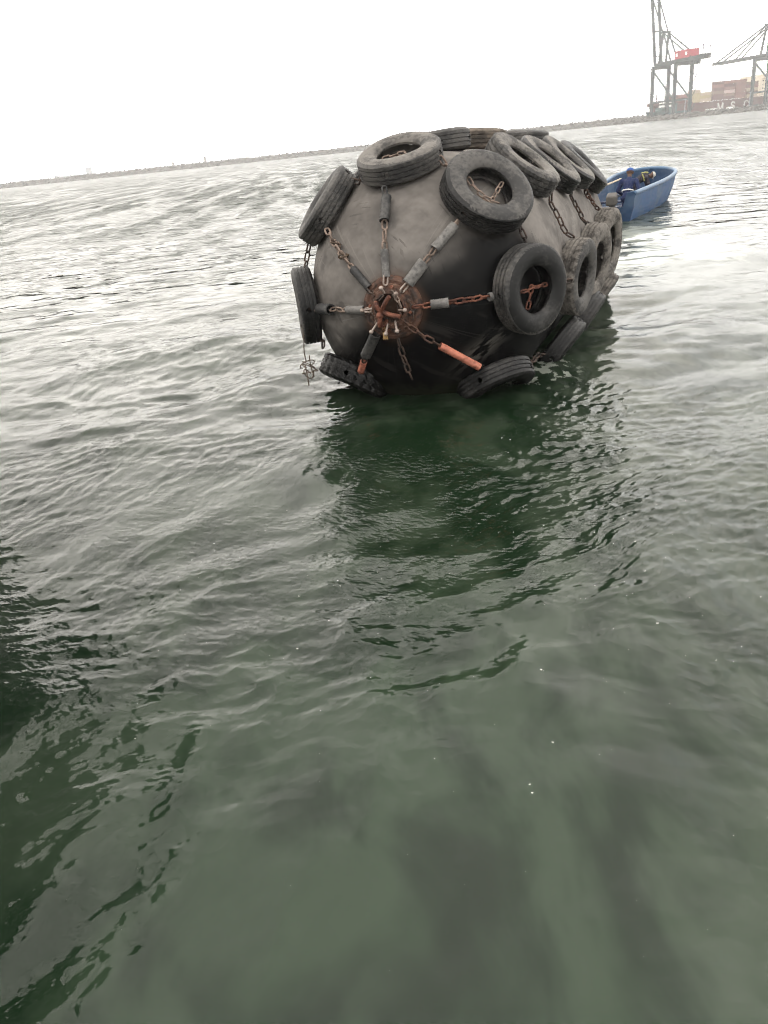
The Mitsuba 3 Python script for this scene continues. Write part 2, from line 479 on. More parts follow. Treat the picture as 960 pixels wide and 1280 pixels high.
bw = [polar(-62, 1650), polar(-40, 1350), polar(-22, 1130), polar(0, 1000), polar(12, 920), polar(20.2, 880)]
whole('breakwater', rubble(bw, 5.2, 15, .8, 1.0, 3), 'rock', 'long low grey rock breakwater along the horizon', kind='structure')
T0 = polar(20.95, 815)
uu = np.array([math.cos(math.radians(20.95)), -math.sin(math.radians(20.95)), 0])   # right as seen from the boat
vv = np.array([math.sin(math.radians(20.95)), math.cos(math.radians(20.95)), 0])    # away
RAIL = unit(uu + .8 * vv)
BOOM = np.array([-RAIL[1], RAIL[0], 0])
ZZ = np.array([0, 0, 1.0])


def term(r, b, z=0.0):
    return T0 + RAIL * r + BOOM * b + ZZ * z


quay_top = 1.8
# quay slab under the cranes, and the rock revetment in front of it
poly = [T0 + uu * a + vv * b for a, b in ((-40, 118), (-30, 10), (-10, -24), (70, -62), (300, -120))]
q2 = [term(420, 12), term(-38, 12)]
ring = np.array([p[:2] for p in poly[1:]] + [p[:2] for p in q2])
from shapely.geometry import Polygon
pg = Polygon(ring).buffer(0)
slab = trimesh.creation.extrude_polygon(pg if pg.geom_type == 'Polygon' else max(pg.geoms, key=lambda g: g.area), quay_top + 3, engine='earcut')
slab.apply_translation((0, 0, -3))
whole('terminal_ground', slab, 'concrete', 'concrete terminal ground under the harbour cranes', kind='structure')
whole('revetment', rubble([T0 + uu * a + vv * b for a, b in ((-62, 60), (-44, 8), (-14, -26), (70, -64), (300, -122))], 3.2, 11, .35, 1.1, 9), 'rock',
      'rock revetment along the terminal shore at the far right', kind='structure')

# ------------------------------------------------------------------ the floating fender


def cap_profile(a):
    """Radius of the bare body at distance a along the axis."""
    a = np.asarray(a, float)
    e = np.minimum(np.clip(a, 0, None), np.clip(LEN - a, 0, None))
    return np.where(e < RB, np.sqrt(np.clip(RB ** 2 - (RB - e) ** 2, 0, None)), RB)


ROWS_A = [.82, 2.66, 4.45, 6.25, 7.88]


def fender_body():
    beta = np.radians(np.concatenate([[10.5], np.linspace(12, 90, 70)]))
    near = [(RB * math.sin(b), RB - RB * math.cos(b)) for b in beta]
    mid = [(RB, a) for a in np.linspace(RB, LEN - RB, 120)[1:-1]]
    far = [(r, LEN - a) for r, a in near[::-1]]
    prof = np.array(near + mid + far)
    n = 190
    t = np.arange(n) * 2 * PI / n
    a = np.broadcast_to(prof[None, :, 1], (n, len(prof)))
    r = np.broadcast_to(prof[None, :, 0], (n, len(prof))).copy()
    an = t[:, None] + 0 * a
    pts = np.stack([r * np.sin(an), r * np.cos(an), a], -1)
    # the hide is drawn in a little under the chains that ring it and swells between them
    cyl = np_step(.6, 1.7, a) * np_step(.6, 1.7, LEN - a)
    pinch = sum(np.exp(-((a - q) / .20) ** 2) for q in ROWS_A[1:4])
    pinch2 = np.exp(-(((an / (PI / 4) + .04) - np.round(an / (PI / 4) + .04)) / .16) ** 2)
    d = -.030 * pinch * cyl - .012 * pinch2 * cyl + .020 * (meshkit.fbm(pts * .9, 3, 2) - .5) + .006 * (meshkit.fbm(pts * 5, 3, 4) - .5)
    nrm = np.stack([np.sin(an), np.cos(an), 0 * a], -1) * np.where(a < RB, r / RB, np.where(a > LEN - RB, r / RB, 1))[..., None]
    nrm[..., 2] = np.where(a < RB, (a - RB) / RB, np.where(a > LEN - RB, (a - LEN + RB) / RB, 0))
    pts = pts + nrm * d[..., None]
    w = HUB + pts[..., :1] * XX + pts[..., 1:2] * YY + pts[..., 2:] * AX
    k = len(prof)
    f = []
    i = np.arange(n)[:, None] * k + np.arange(k - 1)[None]
    i2 = ((np.arange(n) + 1) % n)[:, None] * k + np.arange(k - 1)[None]
    f = np.concatenate([np.stack([i, i + 1, i2 + 1], -1).reshape(-1, 3), np.stack([i, i2 + 1, i2], -1).reshape(-1, 3)])
    v = w.reshape(-1, 3)
    v = np.vstack([v, HUB + AX * .03, HUB + AX * (LEN - .03)])
    c0, c1 = len(v) - 2, len(v) - 1
    e = np.arange(n) * k
    e2 = ((np.arange(n) + 1) % n) * k
    f = np.vstack([f, np.stack([np.full(n, c0), e, e2], 1), np.stack([np.full(n, c1), e2 + k - 1, e + k - 1], 1)])
    m = trimesh.Trimesh(v, f, process=False)
    if m.volume < 0: m.invert()
    return m


def spot(a, deg, off=0.0):
    """Point and outward normal on the fender at distance a from the hub, at the clock angle deg (0 = up, 90 = right), off metres proud."""
    an = math.radians(deg)
    rad = math.sin(an) * XX + math.cos(an) * YY
    if a < RB:
        r = float(cap_profile(a))
        nrm = unit(rad * r + AX * (a - RB))
    elif a > LEN - RB:
        r = float(cap_profile(a))
        nrm = unit(rad * r + AX * (a - LEN + RB))
    else:
        r, nrm = RB, rad
    return HUB + AX * a + rad * r + nrm * off, nrm


def pole(beta, deg, off=0.0):
    """The same on the near cap by the angle beta (degrees) from the hub."""
    return spot(RB - RB * math.cos(math.radians(beta)), deg, off)


fender = thing('fender', 'huge grey black floating rubber fender with rounded ends, hung all over with tyres', 'fender')
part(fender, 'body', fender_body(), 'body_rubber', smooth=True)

# hub fittings, in a frame whose z points out of the near end
HM = mat4(XX, YY, np.cross(XX, YY), HUB)
HM[:3, 2] = -AX * 1.55
HM[:3, 0] = -XX          # keeps the frame right-handed
MIR = HM


def hub_part(name, m, mat, smooth=30, label=None):
    return part(fender, name, moved(m, MIR), mat, smooth, label=label)


hub_part('end_flange', lathe([(.17, -.02), (.37, -.05), (.385, -.01), (.375, .015), (.335, .03), (.30, .028), (.292, .045), (.24, .05), (.228, .075), (.19, .08), (.165, .06)], 56), 'rust_brown', label='round rusty steel flange in the near end')
hub_part('flange_recess', lathe([(.0, -.16), (.16, -.16), (.172, -.02), (.168, .05), (.158, .05), (.150, -.13), (.0, -.13)], 40, closed=False), 'rust_dark', label='dark hollow in the middle of the flange')
for i in range(12):
    t = 2 * PI * (i + .3) / 12
    b = trimesh.creation.cylinder(radius=.019, height=.03, sections=6)
    b.apply_translation((.262 * math.cos(t), .262 * math.sin(t), .058))
    hub_part('flange_bolt', b, 'rust_dark' if i % 3 else 'rust_red', False)
# thick bars of the towing eye across the hollow
for p0, p1, r in (((-.10, -.02, .07), (.05, .17, .14), .026), ((-.10, -.02, .07), (.16, -.07, .13), .027), ((-.16, .10, .09), (-.10, -.03, .08), .026),
                  ((-.10, -.03, .08), (-.12, -.19, .10), .028)):
    pts = np.array([np.array(p0) * (1 - s) + np.array(p1) * s + np.array([0, 0, .03 * math.sin(PI * s)]) for s in np.linspace(0, 1, 7)])
    pts[:, 0] *= -1
    hub_part('towing_bar', tube(pts, r, 10), 'rust_red')
knob = trimesh.creation.icosphere(subdivisions=2, radius=.048)
knob.apply_translation((.11, -.06, .10))
hub_part('towing_knuckle', knob, 'rust_red', True)
# pins with heads that stick out all round
for x, y, dx, dy, L in ((-.02, -.16, 0, -.10, .12), (.075, -.13, .05, -.10, .13), (.13, .0, .13, .01, .12), (.10, .12, .05, .09, .11), (-.03, .20, 0, .07, .10), (-.21, .02, -.09, 0, .11), (-.15, -.14, -.06, -.1, .13)):
    d = unit([-dx, dy, .06])
    a = np.array([-x, y, .10])
    pin = [tube([a, a + d * L], .012, 8)]
    hd = trimesh.creation.icosphere(subdivisions=1, radius=.026)
    hd.apply_translation(a + d * L)
    hub_part('shackle_pin', cat(pin + [hd]), 'worn_steel', 40)

# ---- tyres


def tyre_solid(width=.29, blocks=0, seed=0):
    h = width / 2
    prof = [(.283, h * .62), (.300, h * .80), (.345, h * .96), (.400, h * 1.03), (.455, h * 1.0), (.500, h * .93), (.528, h * .80), (.540, h * .72),
            (.542, h * .45), (.526, h * .43), (.526, h * .34), (.543, h * .32), (.544, h * .06), (.528, h * .045), (.528, -h * .045), (.544, -h * .06), (.543, -h * .32), (.526, -h * .34), (.526, -h * .43), (.542, -h * .45),
            (.540, -h * .72), (.528, -h * .80), (.500, -h * .93), (.455, -h * 1.0), (.400, -h * 1.03), (.345, -h * .96), (.300, -h * .80), (.283, -h * .62),
            (.288, -h * .45), (.330, -h * .66), (.400, -h * .82), (.470, -h * .78), (.505, -h * .5), (.508, 0), (.505, h * .5), (.470, h * .78), (.400, h * .82), (.330, h * .66), (.288, h * .45)]
    n = 96 if blocks else 72
    m = lathe(prof, n)
    v = m.vertices.copy()
    r = np.hypot(v[:, 0], v[:, 1])
    k = len(prof)
    idx = np.arange(len(v)) // k
    if blocks:
        cut = (idx % 4 == 0) & (r > .51) & (np.abs(v[:, 2]) > h * .30) & (np.arange(len(v)) % k < 22) & (np.arange(len(v)) % k > 4)
        v[cut, :2] *= ((r[cut] - .020) / r[cut])[:, None]
    g = np.random.default_rng(seed)
    ang = np.arctan2(v[:, 1], v[:, 0])
    e = 1 + .018 * np.sin(2 * ang + g.random() * 6) + .010 * np.sin(3 * ang + g.random() * 6)
    v[:, :2] *= e[:, None]
    v[:, 2] += .010 * np.sin(2 * ang + g.random() * 6) + .006 * (meshkit.fbm(v * 7, 2, seed) - .5)
    man = manifold3d.Manifold(manifold3d.Mesh(vert_properties=np.asarray(v, np.float32), tri_verts=np.asarray(m.faces, np.uint32)))
    for q in range(4):      # holes burnt through the tread for the chains
        c = manifold3d.Manifold.cylinder(.2, .036, .036, 12).rotate([0, 90, 0]).translate([.44, 0, .01]).rotate([0, 0, q * 90])
        man = man - c
    o = man.to_mesh()
    m = trimesh.Trimesh(o.vert_properties[:, :3], o.tri_verts, process=False)
    c = m.triangles_center
    tread = np.hypot(c[:, 0], c[:, 1]) > .5125
    return m.submesh([np.where(~tread)[0]], append=True), m.submesh([np.where(tread)[0]], append=True)


TYRES = [tyre_solid(.29, 0, 1), tyre_solid(.31, 1, 2), tyre_solid(.27, 0, 3)]
TYRE_PLY = {}


def tyre(a, deg, label, mat='tyre_grey', tread=None, kind=0, size=1.0, spin=0.0, lean=(0, 0), lift=0.0, group=None):
    """A tyre lying on the fender."""
    p, n = spot(a, deg, STAND + lift)
    if len(lean) > 2: p = p - [0, 0, .08]      # the half sunk ones hang lower in their chains
    n = unit(n + AX * lean[0] + np.cross(AX, n) * lean[1] - np.array([0, 0, lean[2] if len(lean) > 2 else 0]))
    x = unit(AX - n * (AX @ n))
    y = np.cross(n, x)
    M = mat4(x, y, n, p) @ trimesh.transformations.rotation_matrix(math.radians(spin), [0, 0, 1]) @ np.diag([size, size, 1, 1])
    key = thing('tyre', label, 'tyre', group)
    for nm, mesh, bs in (('casing', TYRES[kind][0], mat), ('tread', TYRES[kind][1], tread or mat)):
        sh = TYRE_PLY.setdefault((kind, nm, bs), mikit.ply(mesh, bs, smooth=35))
        part(key, nm, sh, None, M=M)
    return M


TY = {}
for tag, a, deg, mat, tread, kind, size, lean, lift, label in (
    ('T1', 1.02, -4.5, 'tyre_dusty', 'tyre_grey', 0, .98, (.06, .05), .0, 'pale dusty tyre lying flat on top of the near end, chain heaped in its hole'),
    ('T2', 2.25, -3, 'tyre_grey', 'tyre_grey', 2, .98, (.02, 0), .0, 'dark grey tyre on the very top of the fender, directly behind the pale one'),
    ('T3', 3.75, 1, 'tyre_rusty', 'tyre_rusty', 0, .98, (0, .02), .02, 'rusty brown weathered tyre seen edge on along the top of the fender'),
    ('T4', 5.30, 2, 'tyre_grey', 'tyre_dusty', 2, .98, (0, .02), .0, 'grey tyre on top of the fender just beyond the rusty brown one'),
    ('T5', 7.0, 3, 'tyre_dark', 'tyre_grey', 0, 1.0, (.0, .0), .0, 'farthest tyre on the top line of the fender, a dark curved rim against the water'),
    ('U1', 0.84, 40.5, 'tyre_grey', 'tyre_dark', 0, 1.03, (.04, -.02), .02, 'grey tyre at the upper right, its round hole showing a V of chain'),
    ('U2', 2.30, 38.5, 'tyre_dusty', 'tyre_grey', 1, 1.02, (-.06, .0), .02, 'pale dusty tyre with notched tread, next behind the round grey one at upper right'),
    ('U3', 3.95, 40.5, 'tyre_dusty', 'tyre_dark', 0, 1.02, (-.04, .0), .02, 'third tyre back in the upper right row, with pale face and dark tread'),
    ('U4', 5.45, 42, 'tyre_dusty', 'tyre_dark', 2, 1.03, (-.02, .0), .02, 'fourth tyre back in the upper right row, before the last dark one'),
    ('U5', 6.65, 46, 'tyre_dark', 'tyre_black', 0, 1.06, (.02, -.02), .0, 'last, darkest tyre of the upper right row, nearest the blue boat'),
    ('R1', 0.79, 88, 'tyre_dark', 'tyre_grey', 0, 1.00, (.02, .04), .02, 'black scuffed tyre right of the hub with a rusty chain across its hole'),
    ('R2', 2.62, 93, 'tyre_grey', 'tyre_crust', 1, 1.0, (-.17, .03), .02, 'crusted tyre with grey sidewall on the right flank, behind the black scuffed one'),
    ('R3', 4.45, 94, 'tyre_crust', 'tyre_crust', 0, 1.10, (-.17, .03), .02, 'second crusted tan tyre on the right flank, sandwiched in the middle of the row'),
    ('R4', 6.20, 92, 'tyre_crust', 'tyre_crust', 1, 1.16, (-.17, .03), .02, 'farthest tan crusted tyre on the right flank, standing out against the wash'),
    ('R5', 7.60, 97, 'tyre_crust', 'tyre_rusty', 0, 1.0, (.0, .02), .02, 'pale tyre at the far right end, mostly behind the tan crusted ones'),
    ('D1', 0.87, 136, 'tyre_black', 'tyre_dark', 0, .98, (-.15, -.25, 1.1), -.10, 'black ribbed tyre half sunk at lower right, by the tip of the orange hose'),
    ('D2', 2.60, 126, 'tyre_black', 'tyre_dark', 2, 1.0, (.0, .0), .13, 'ribbed black tyre low on the right flank, just behind the half sunk one'),
    ('D3', 4.45, 125, 'tyre_dark', 'tyre_dark', 0, 1.12, (.0, .0), .17, 'reddish black tyre low on the right flank below the crusted tyres'),
    ('D4', 6.30, 124, 'tyre_grey', 'tyre_crust', 2, 1.14, (.0, .0), .17, 'farthest low tyre at the waterline, under the tan crusted row'),
    ('S1', 0.72, 223, 'tyre_black', 'tyre_black', 1, .98, (.05, -.1, .55), -.16, 'knobbly black tyre half under water at the lower left of the near end'),
    ('L1', 0.85, 267, 'tyre_grey', 'tyre_dark', 2, .97, (.0, .0), .02, 'dark tyre seen edge on at the left of the hub, rope hanging below'),
    ('V1', 1.05, 313.5, 'tyre_grey', 'tyre_grey', 0, .98, (.0, .0), .02, 'grey tyre seen edge on at the upper left shoulder of the near end'),
    ('V2', 2.55, 316, 'tyre_dusty', 'tyre_grey', 0, 1.0, (.0, .0), .0, 'tyre peeking out behind the upper left shoulder tyre')):
    TY[tag] = (tyre(a, deg, label, mat, tread, kind, size, lean=lean, lift=lift), a, deg)

# ---- chains


def link_mesh(L=.155, W=.082, r=.0125):
    s = (L - W) / 2
    c = W / 2 - r
    pts = []
    for t in np.linspace(-PI / 2, PI / 2, 7): pts.append((s + c * math.cos(t), c * math.sin(t), 0))
    for t in np.linspace(PI / 2, 3 * PI / 2, 7): pts.append((-s + c * math.cos(t), c * math.sin(t), 0))
    p = np.array(pts)
    n, sides = len(p), 6
    t = np.roll(p, -1, 0) - np.roll(p, 1, 0)
    t /= np.linalg.norm(t, axis=1, keepdims=True)
    b = np.cross(t, [0, 0, 1.0])
    ang = np.arange(sides) * 2 * PI / sides
    v = p[:, None] + r * (np.cos(ang)[None, :, None] * b[:, None] + np.sin(ang)[None, :, None] * np.array([0, 0, 1.0]))
    f = []
    for i in range(n):
        for j in range(sides):
            k, i2 = (j + 1) % sides, (i + 1) % n
            f += [[i * sides + j, i2 * sides + j, i2 * sides + k], [i * sides + j, i2 * sides + k, i * sides + k]]
    m = trimesh.Trimesh(v.reshape(-1, 3), np.array(f), process=False)
    if m.volume < 0: m.invert()
    return m


LINK = link_mesh()
LINK_PLY = {}
crng = np.random.default_rng(12)


def links(parent, pts, nrm, mat, scale=1.0, pitch=.118, jitter=.12):
    """Separate links along a polyline."""
    pts = np.asarray(pts, float)
    seg = np.linalg.norm(np.diff(pts, axis=0), axis=1)
    s = np.concatenate([[0], np.cumsum(seg)])
    n = max(1, int(round(s[-1] / (pitch * scale))))
    sh = LINK_PLY.setdefault(mat, mikit.ply(LINK, mat, smooth=True))
    at = lambda q: np.array([np.interp(q, s, pts[:, k]) for k in range(3)])
    for i in range(n):
        q = (i + .5) / n * s[-1]
        p = at(q)
        e = .5 * s[-1] / n
        t = unit(at(min(q + e, s[-1])) - at(max(q - e, 0)) + crng.normal(size=3) * 1e-4)
        m = unit(nrm - t * (nrm @ t))
        roll = (PI / 4 if i % 2 else -PI / 4) + crng.normal() * jitter * 2
        y = math.cos(roll) * m + math.sin(roll) * np.cross(t, m)
        t2 = unit(t + crng.normal(size=3) * jitter * .5)
        y = unit(y - t2 * (y @ t2))
        part(parent, 'chain_link', sh, None, M=mat4(t2, y, np.cross(t2, y), p) @ np.diag([scale * 1.0, scale, scale, 1]))


def sleeve(parent, p0, p1, r, mat, label=None, bend=0.0):
    """A length of rubber hose round the chain, open at both ends."""
    p0, p1 = np.asarray(p0, float), np.asarray(p1, float)
    L = np.linalg.norm(p1 - p0)
    z = unit(p1 - p0)
    x = unit(np.cross(z, [.3, .1, .9]))
    wl = r * .22
    prof = [(r, 0), (r * 1.03, L * .05), (r * .98, L * .3), (r * 1.0, L * .7), (r * 1.04, L * .95), (r * 1.0, L), (r - wl, L), (r - wl, 0)]
    m = lathe(prof, 22)
    v = m.vertices.copy()
    v[:, :2] *= 1 + .05 * np.sin(2 * np.arctan2(v[:, 1], v[:, 0]) + 9 * p0[0])[:, None]
    v += .006 * (meshkit.fbm(v * 16 + p0, 2, 3)[:, None] - .5)
    m.vertices = v
    part(parent, 'hose_sleeve', moved(m, mat4(x, np.cross(z, x), z, p0)), mat, 35, label=label)


def cap_path(deg, b0, b1, off0, off1=None, deg1=None, n=12):
    return [pole(b0 + (b1 - b0) * t, deg + ((deg1 if deg1 is not None else deg) - deg) * t, off0 + ((off1 if off1 is not None else off0) - off0) * t)[0] for t in np.linspace(0, 1, n)]


def spoke(label, deg, items, deg1=None, total=46.0):
    key = thing('spoke_chain', label, 'chain', 'chains spread from the hub')
    lab_b = lambda b: deg + ((deg1 if deg1 is not None else deg) - deg) * (b - 12) / (total - 12)
    for it in items:
        b0, b1 = it[1], it[2]
        if it[0] == 'c':
            _, nn = pole((b0 + b1) / 2, deg)
            links(key, cap_path(lab_b(b0), b0, b1, it[4] if len(it) > 4 else .05, it[5] if len(it) > 5 else None, lab_b(b1)), nn, it[3])
        else:
            sleeve(key, pole(b0, lab_b(b0), it[5] if len(it) > 5 else .07)[0], pole(b1, lab_b(b1), it[6] if len(it) > 6 else .07)[0], it[4], it[3], label=it[7] if len(it) > 7 else None)
    return key


spoke('chain from the hub up to the top tyre, partly in thin grey hose', -6.5, [
    ('c', 9, 13, 'worn_steel', .11, .08), ('s', 12, 22.5, 'hose_grey', .045), ('c', 21.5, 35, 'rust_pale'), ('s', 34, 45, 'hose_dark', .058), ('c', 44, 47.5, 'hose_dark', .09, .16)])
spoke('chain from the hub to the upper right tyre, in two thick grey hoses', 39, [
    ('c', 8, 12, 'worn_steel', .12, .08), ('s', 12, 22, 'hose_grey', .070), ('c', 21, 29.5, 'rust_pale'), ('s', 28, 40, 'hose_grey', .062), ('c', 39, 47.5, 'rust_pale', .07, .15)], 40)
spoke('red rusty chain from the hub to the right tyre, with two short grey hoses', 87, [
    ('c', 9, 17, 'rust_red', .1, .07), ('s', 16, 23, 'hose_grey', .058), ('c', 22, 40, 'rust_red'), ('s', 39, 47, 'hose_grey', .054, .08, .10), ('c', 46.5, 49, 'rust_red', .12, .16)], 88)
spoke('brown chain from the hub down right, ending in a long orange hose', 133, [
    ('c', 6, 25, 'rust_brown', .12, .06), ('s', 24.5, 43, 'hose_orange', .049, .07, .16, 'long faded orange hose')], 130)
spoke('short chain hanging straight down below the hub', 174, [('c', 12, 33, 'rust_dark', .05, .06)], 174)
spoke('chain from the hub down left, in dark hose with a short orange end', 218, [
    ('s', 13, 26, 'hose_dark', .066), ('c', 25, 31, 'rust_dark'), ('s', 30.5, 38, 'hose_orange', .046, .06, .07, 'short orange red hose end')], 216)
spoke('chain from the hub to the left tyre, in two grey hoses', 268, [
    ('c', 7, 12, 'worn_steel', .11, .08), ('s', 12, 21, 'hose_grey', .050), ('c', 20, 33, 'rust_pale'), ('s', 32, 42, 'hose_dark', .072), ('c', 41, 47.5, 'rust_pale', .07, .15)], 267)
vk = spoke('knotted rusty chain from the hub to the upper left tyre', 312, [
    ('c', 9, 13, 'rust_dark', .1, .08), ('s', 12, 23, 'hose_dark', .052), ('c', 22, 47, 'rust_pale', .06, .14)], 313)
for b, sz in ((30, .060), (38, .058)):
    p, n = pole(b, 313, .07)
    for j in range(3):
        ax_ = unit(crng.normal(size=3))
        ex = unit(np.cross(ax_, [.2, .5, .7]))
        ring = [p + sz * (math.cos(t) * ex + math.sin(t) * np.cross(ax_, ex)) + n * .01 * j for t in np.linspace(0, 2 * PI * .9, 14)]
        part(vk, 'lashing', tube(ring, .011, 6), 'rope_brown' if j else 'rust_pale', True)

# loose loops of chain bunched on the hub
hk = thing('hub_chain', 'bunched rusty chain loops hooked on the hub flange', 'chain')


def hub_pt(x, y, z):
    """x to the right and y up over the hub, z out of it."""
    return HUB + XX * x + YY * y - AX * z


for pl, mt in (([(.10, .13, .10), (.13, .0, .12), (.15, -.10, .10), (.12, -.02, .13)], 'rust_brown'), ([(.15, .15, .09), (.20, .02, .10), (.17, -.07, .10)], 'rust_red'),
               ([(-.19, .12, .09), (-.22, .0, .1), (-.20, -.14, .09), (-.16, -.22, .08)], 'rust_pale'), ([(-.12, -.08, .12), (-.14, -.20, .11), (-.10, -.27, .08)], 'rust_brown'),
               ([(.20, -.02, .08), (.26, -.12, .07), (.20, -.2, .07), (.19, -.08, .09)], 'rust_brown'), ([(.05, .21, .12), (.12, .13, .15), (.16, .03, .14)], 'rust_pale'), ([(-.06, .17, .14), (-.15, .10, .13), (-.19, .0, .12), (-.12, -.06, .14)], 'rust_dark'),
               ([(-.03, -.12, .13), (-.10, -.2, .12), (-.05, -.28, .09)], 'rust_red'), ([(.22, .10, .08), (.28, .0, .07), (.27, -.12, .07)], 'rust_dark')):
    links(hk, [hub_pt(*q) for q in pl], -AX, mt, .72)
rk = thing('rope_end', 'frayed tan rope end dangling below the hub', 'rope')
for j in range(5):
    q = [hub_pt(-.13 + .012 * j + .01 * math.sin(3 * t + j), -.20 - .17 * t, .09 - .02 * t) for t in np.linspace(0, 1, 6)]
    part(rk, 'strand', tube(q, .009, 5), 'rope_tan', True)

# chains between neighbouring tyres, over the body


def surf_path(a0, d0, a1, d1, lift=.05, e0=.14, e1=.14, n=16):
    out = []
    for t in np.linspace(0, 1, n):
        e = lift + (e0 - lift) * max(0, 1 - t / .25) ** 2 + (e1 - lift) * max(0, 1 - (1 - t) / .25) ** 2
        out.append(spot(a0 + (a1 - a0) * t, d0 + (d1 - d0) * t, e)[0])
    return out


def tie(label, p0, p1, mat, lift=.05):
    key = thing('tie_chain', label, 'chain', 'chains tying the tyres together')
    pts = surf_path(*p0, *p1, lift)
    mid = ((p0[0] + p1[0]) / 2, (p0[1] + p1[1]) / 2)
    links(key, pts, spot(*mid)[1], mat)


tie('rusty chain running from the round grey upper right tyre down to the black scuffed tyre', (.98, 56), (.92, 73), 'rust_dark')
tie('rusty chain running down from the notched pale tyre to the first crusted tyre', (2.35, 55), (2.55, 76), 'rust_dark')
tie('rusty chain running down from the third upper right tyre to the middle crusted tyre', (4.0, 56.5), (4.4, 77), 'rust_dark')
tie('rusty chain running down from the fourth upper right tyre to the farthest tan tyre', (5.5, 58), (6.2, 74), 'rust_brown')
tie('rusty chain between the pale crown tyre and the round grey upper right tyre', (1.02, 14), (.95, 24), 'rust_pale')
tie('rusty chain along the top from the dark grey tyre to the brown one', (3.25, 0), (3.78, 1), 'rust_pale')
tie('rusty chain from the pale crown tyre back to the dark grey tyre behind it', (1.5, -2), (2.2, -1), 'rust_dark')
tie('chain between the upper left shoulder tyre and the pale crown tyre', (1.02, 331), (1.0, 337), 'rust_dark')
tie('dark chain hanging from the upper left shoulder tyre to the left tyre', (.95, 296), (.86, 284), 'rust_dark', .12)
tie('short dark chain from the left tyre down to the half sunk knobbly tyre', (.72, 250), (.64, 245), 'rust_dark', .1)
tie('rusty chain along the upper right row behind the notched pale tyre', (2.86, 39), (3.4, 40), 'rust_dark')
tie('dark chain between the black scuffed tyre and the first crusted tyre', (1.30, 90), (2.05, 92), 'rust_dark')
tie('dark chain from the half sunk ribbed tyre to the next low tyre', (1.3, 127), (2.1, 127), 'rust_dark')

# chains that cross inside the holes of tyres


def hole_chain(label, tag, lines, mat):
    M = TY[tag][0]
    key = thing('hole_chain', label, 'chain', 'chains crossing inside tyre holes')
    for ln in lines:
        P = [(M @ np.array([*q, 1.0]))[:3] for q in ln]
        links(key, P, M[:3, 2] / np.linalg.norm(M[:3, 2]), mat, .8)


# tyre axes: x along the fender away from us, y = n x x
hole_chain('pale rusty chain in a V inside the round grey upper right tyre', 'U1', [[(-.05, .27, .02), (-.09, .05, .0), (-.13, -.12, .01)], [(.27, -.05, .02), (.05, -.09, .0), (-.11, -.12, .01)], [(-.16, -.02, .03), (-.04, -.20, .02)]], 'rust_pale')
hole_chain('red rusty chain across the hole of the black scuffed tyre', 'R1', [[(-.28, -.02, .02), (.0, .02, .05), (.28, .02, .02)], [(.0, .05, .03), (-.02, -.24, -.02)]], 'rust_red')
hole_chain('pale chain heaped in the hole of the crown tyre', 'T1', [[(-.18, .26, -.03), (-.05, .05, .02), (.1, -.2, .0)], [(-.02, .22, .03), (.05, -.05, .05), (-.05, -.24, .0)], [(.05, .1, .0), (-.15, -.12, .03)]], 'rust_pale')

# tangled line hanging under the left tyre
tk = thing('tangled_line', 'thin old line hanging from the left tyre, tangled at its lower end', 'line')
p0 = spot(.62, 258, .30)[0]
p0 = np.array([p0[0], p0[1], .98])
part(tk, 'strand', tube([p0 + [.012 * math.sin(6 * t), 0, -.50 * t] for t in np.linspace(0, 1, 9)], .008, 5), 'rope_brown', True)
for j in range(6):
    c = p0 + [0, 0, -.56] + crng.normal(size=3) * [.05, .03, .05]
    e1, e2 = unit(crng.normal(size=3)), unit(crng.normal(size=3))
    rr = .05 + .06 * crng.random()
    part(tk, 'tangle_loop', tube([c + rr * (math.cos(t) * e1 + math.sin(t) * e2) + [0, 0, -.03 * t * (j % 3)] for t in np.linspace(0, 5.2, 14)], .008, 5), 'rope_brown', True)

# ------------------------------------------------------------------ the tow boat and its crew
paint('boat_blue_pale', (.008, .044, .122), .5, .45, 1.5, (.045, .072, .09))
paint('boat_blue', (.006, .026, .066), .5, .3, 1.5, (.08, .12, .17))
paint('boat_blue_dark', (.006, .014, .048), .5, .3, 1.5, (.05, .06, .09))
paint('motor_grey', (.045, .041, .037), .5, .5, 4)
paint('gunwale_blue', (.055, .105, .175), .4, .4, 2, (.07, .09, .11))
paint('coverall_blue', (.010, .017, .055), .9, .1, 5)
paint('jacket_dark', (.022, .020, .028), .9, .15, 5)
paint('cap_blue', (.03, .07, .22), .8, .1, 5)
paint('strip_silver', (.62, .62, .60), .4, .1, 9)
paint('strip_lime', (.26, .25, .09), .6, .1, 9)
paint('skin', (.075, .042, .028), .55, .0, 5)
paint('boot_black', (.012, .012, .012), .5, .1, 9)
paint('cap_grey', (.34, .33, .31), .8, .2, 9)
paint('wood_pale', (.42, .36, .28), .7, .3, 6)

BH = math.radians(28.0)
BFW, BRT = np.array([math.sin(BH), math.cos(BH), 0]), np.array([math.cos(BH), -math.sin(BH), 0])
BM = mat4(BRT, BFW, [0, 0, 1], np.array([9.3, 26.9, 0]) - BRT * .80)
BL = 8.8


def boat_section(t):
    """Half section at t (0 stern, 1 bow): (half beam, height) points from the keel to the gunwale, as the outside of the hull."""
    w = .82 + .44 * math.sin(PI * min(t / .75, 1) * .5) if t < .75 else 1.26 * max(0, 1 - ((t - .75) / .25) ** 2.6) ** .55
    top = .86 + .10 * t + .16 * max(0, (t - .55) / .45) ** 2
    keel = -.35 + .75 * max(0, (t - .7) / .3) ** 2.2
    return [(0, keel), (w * .55, keel + .10), (w * .80, keel + .34), (w * .93, keel + .34 + (top - keel - .34) * .5), (w, top)]


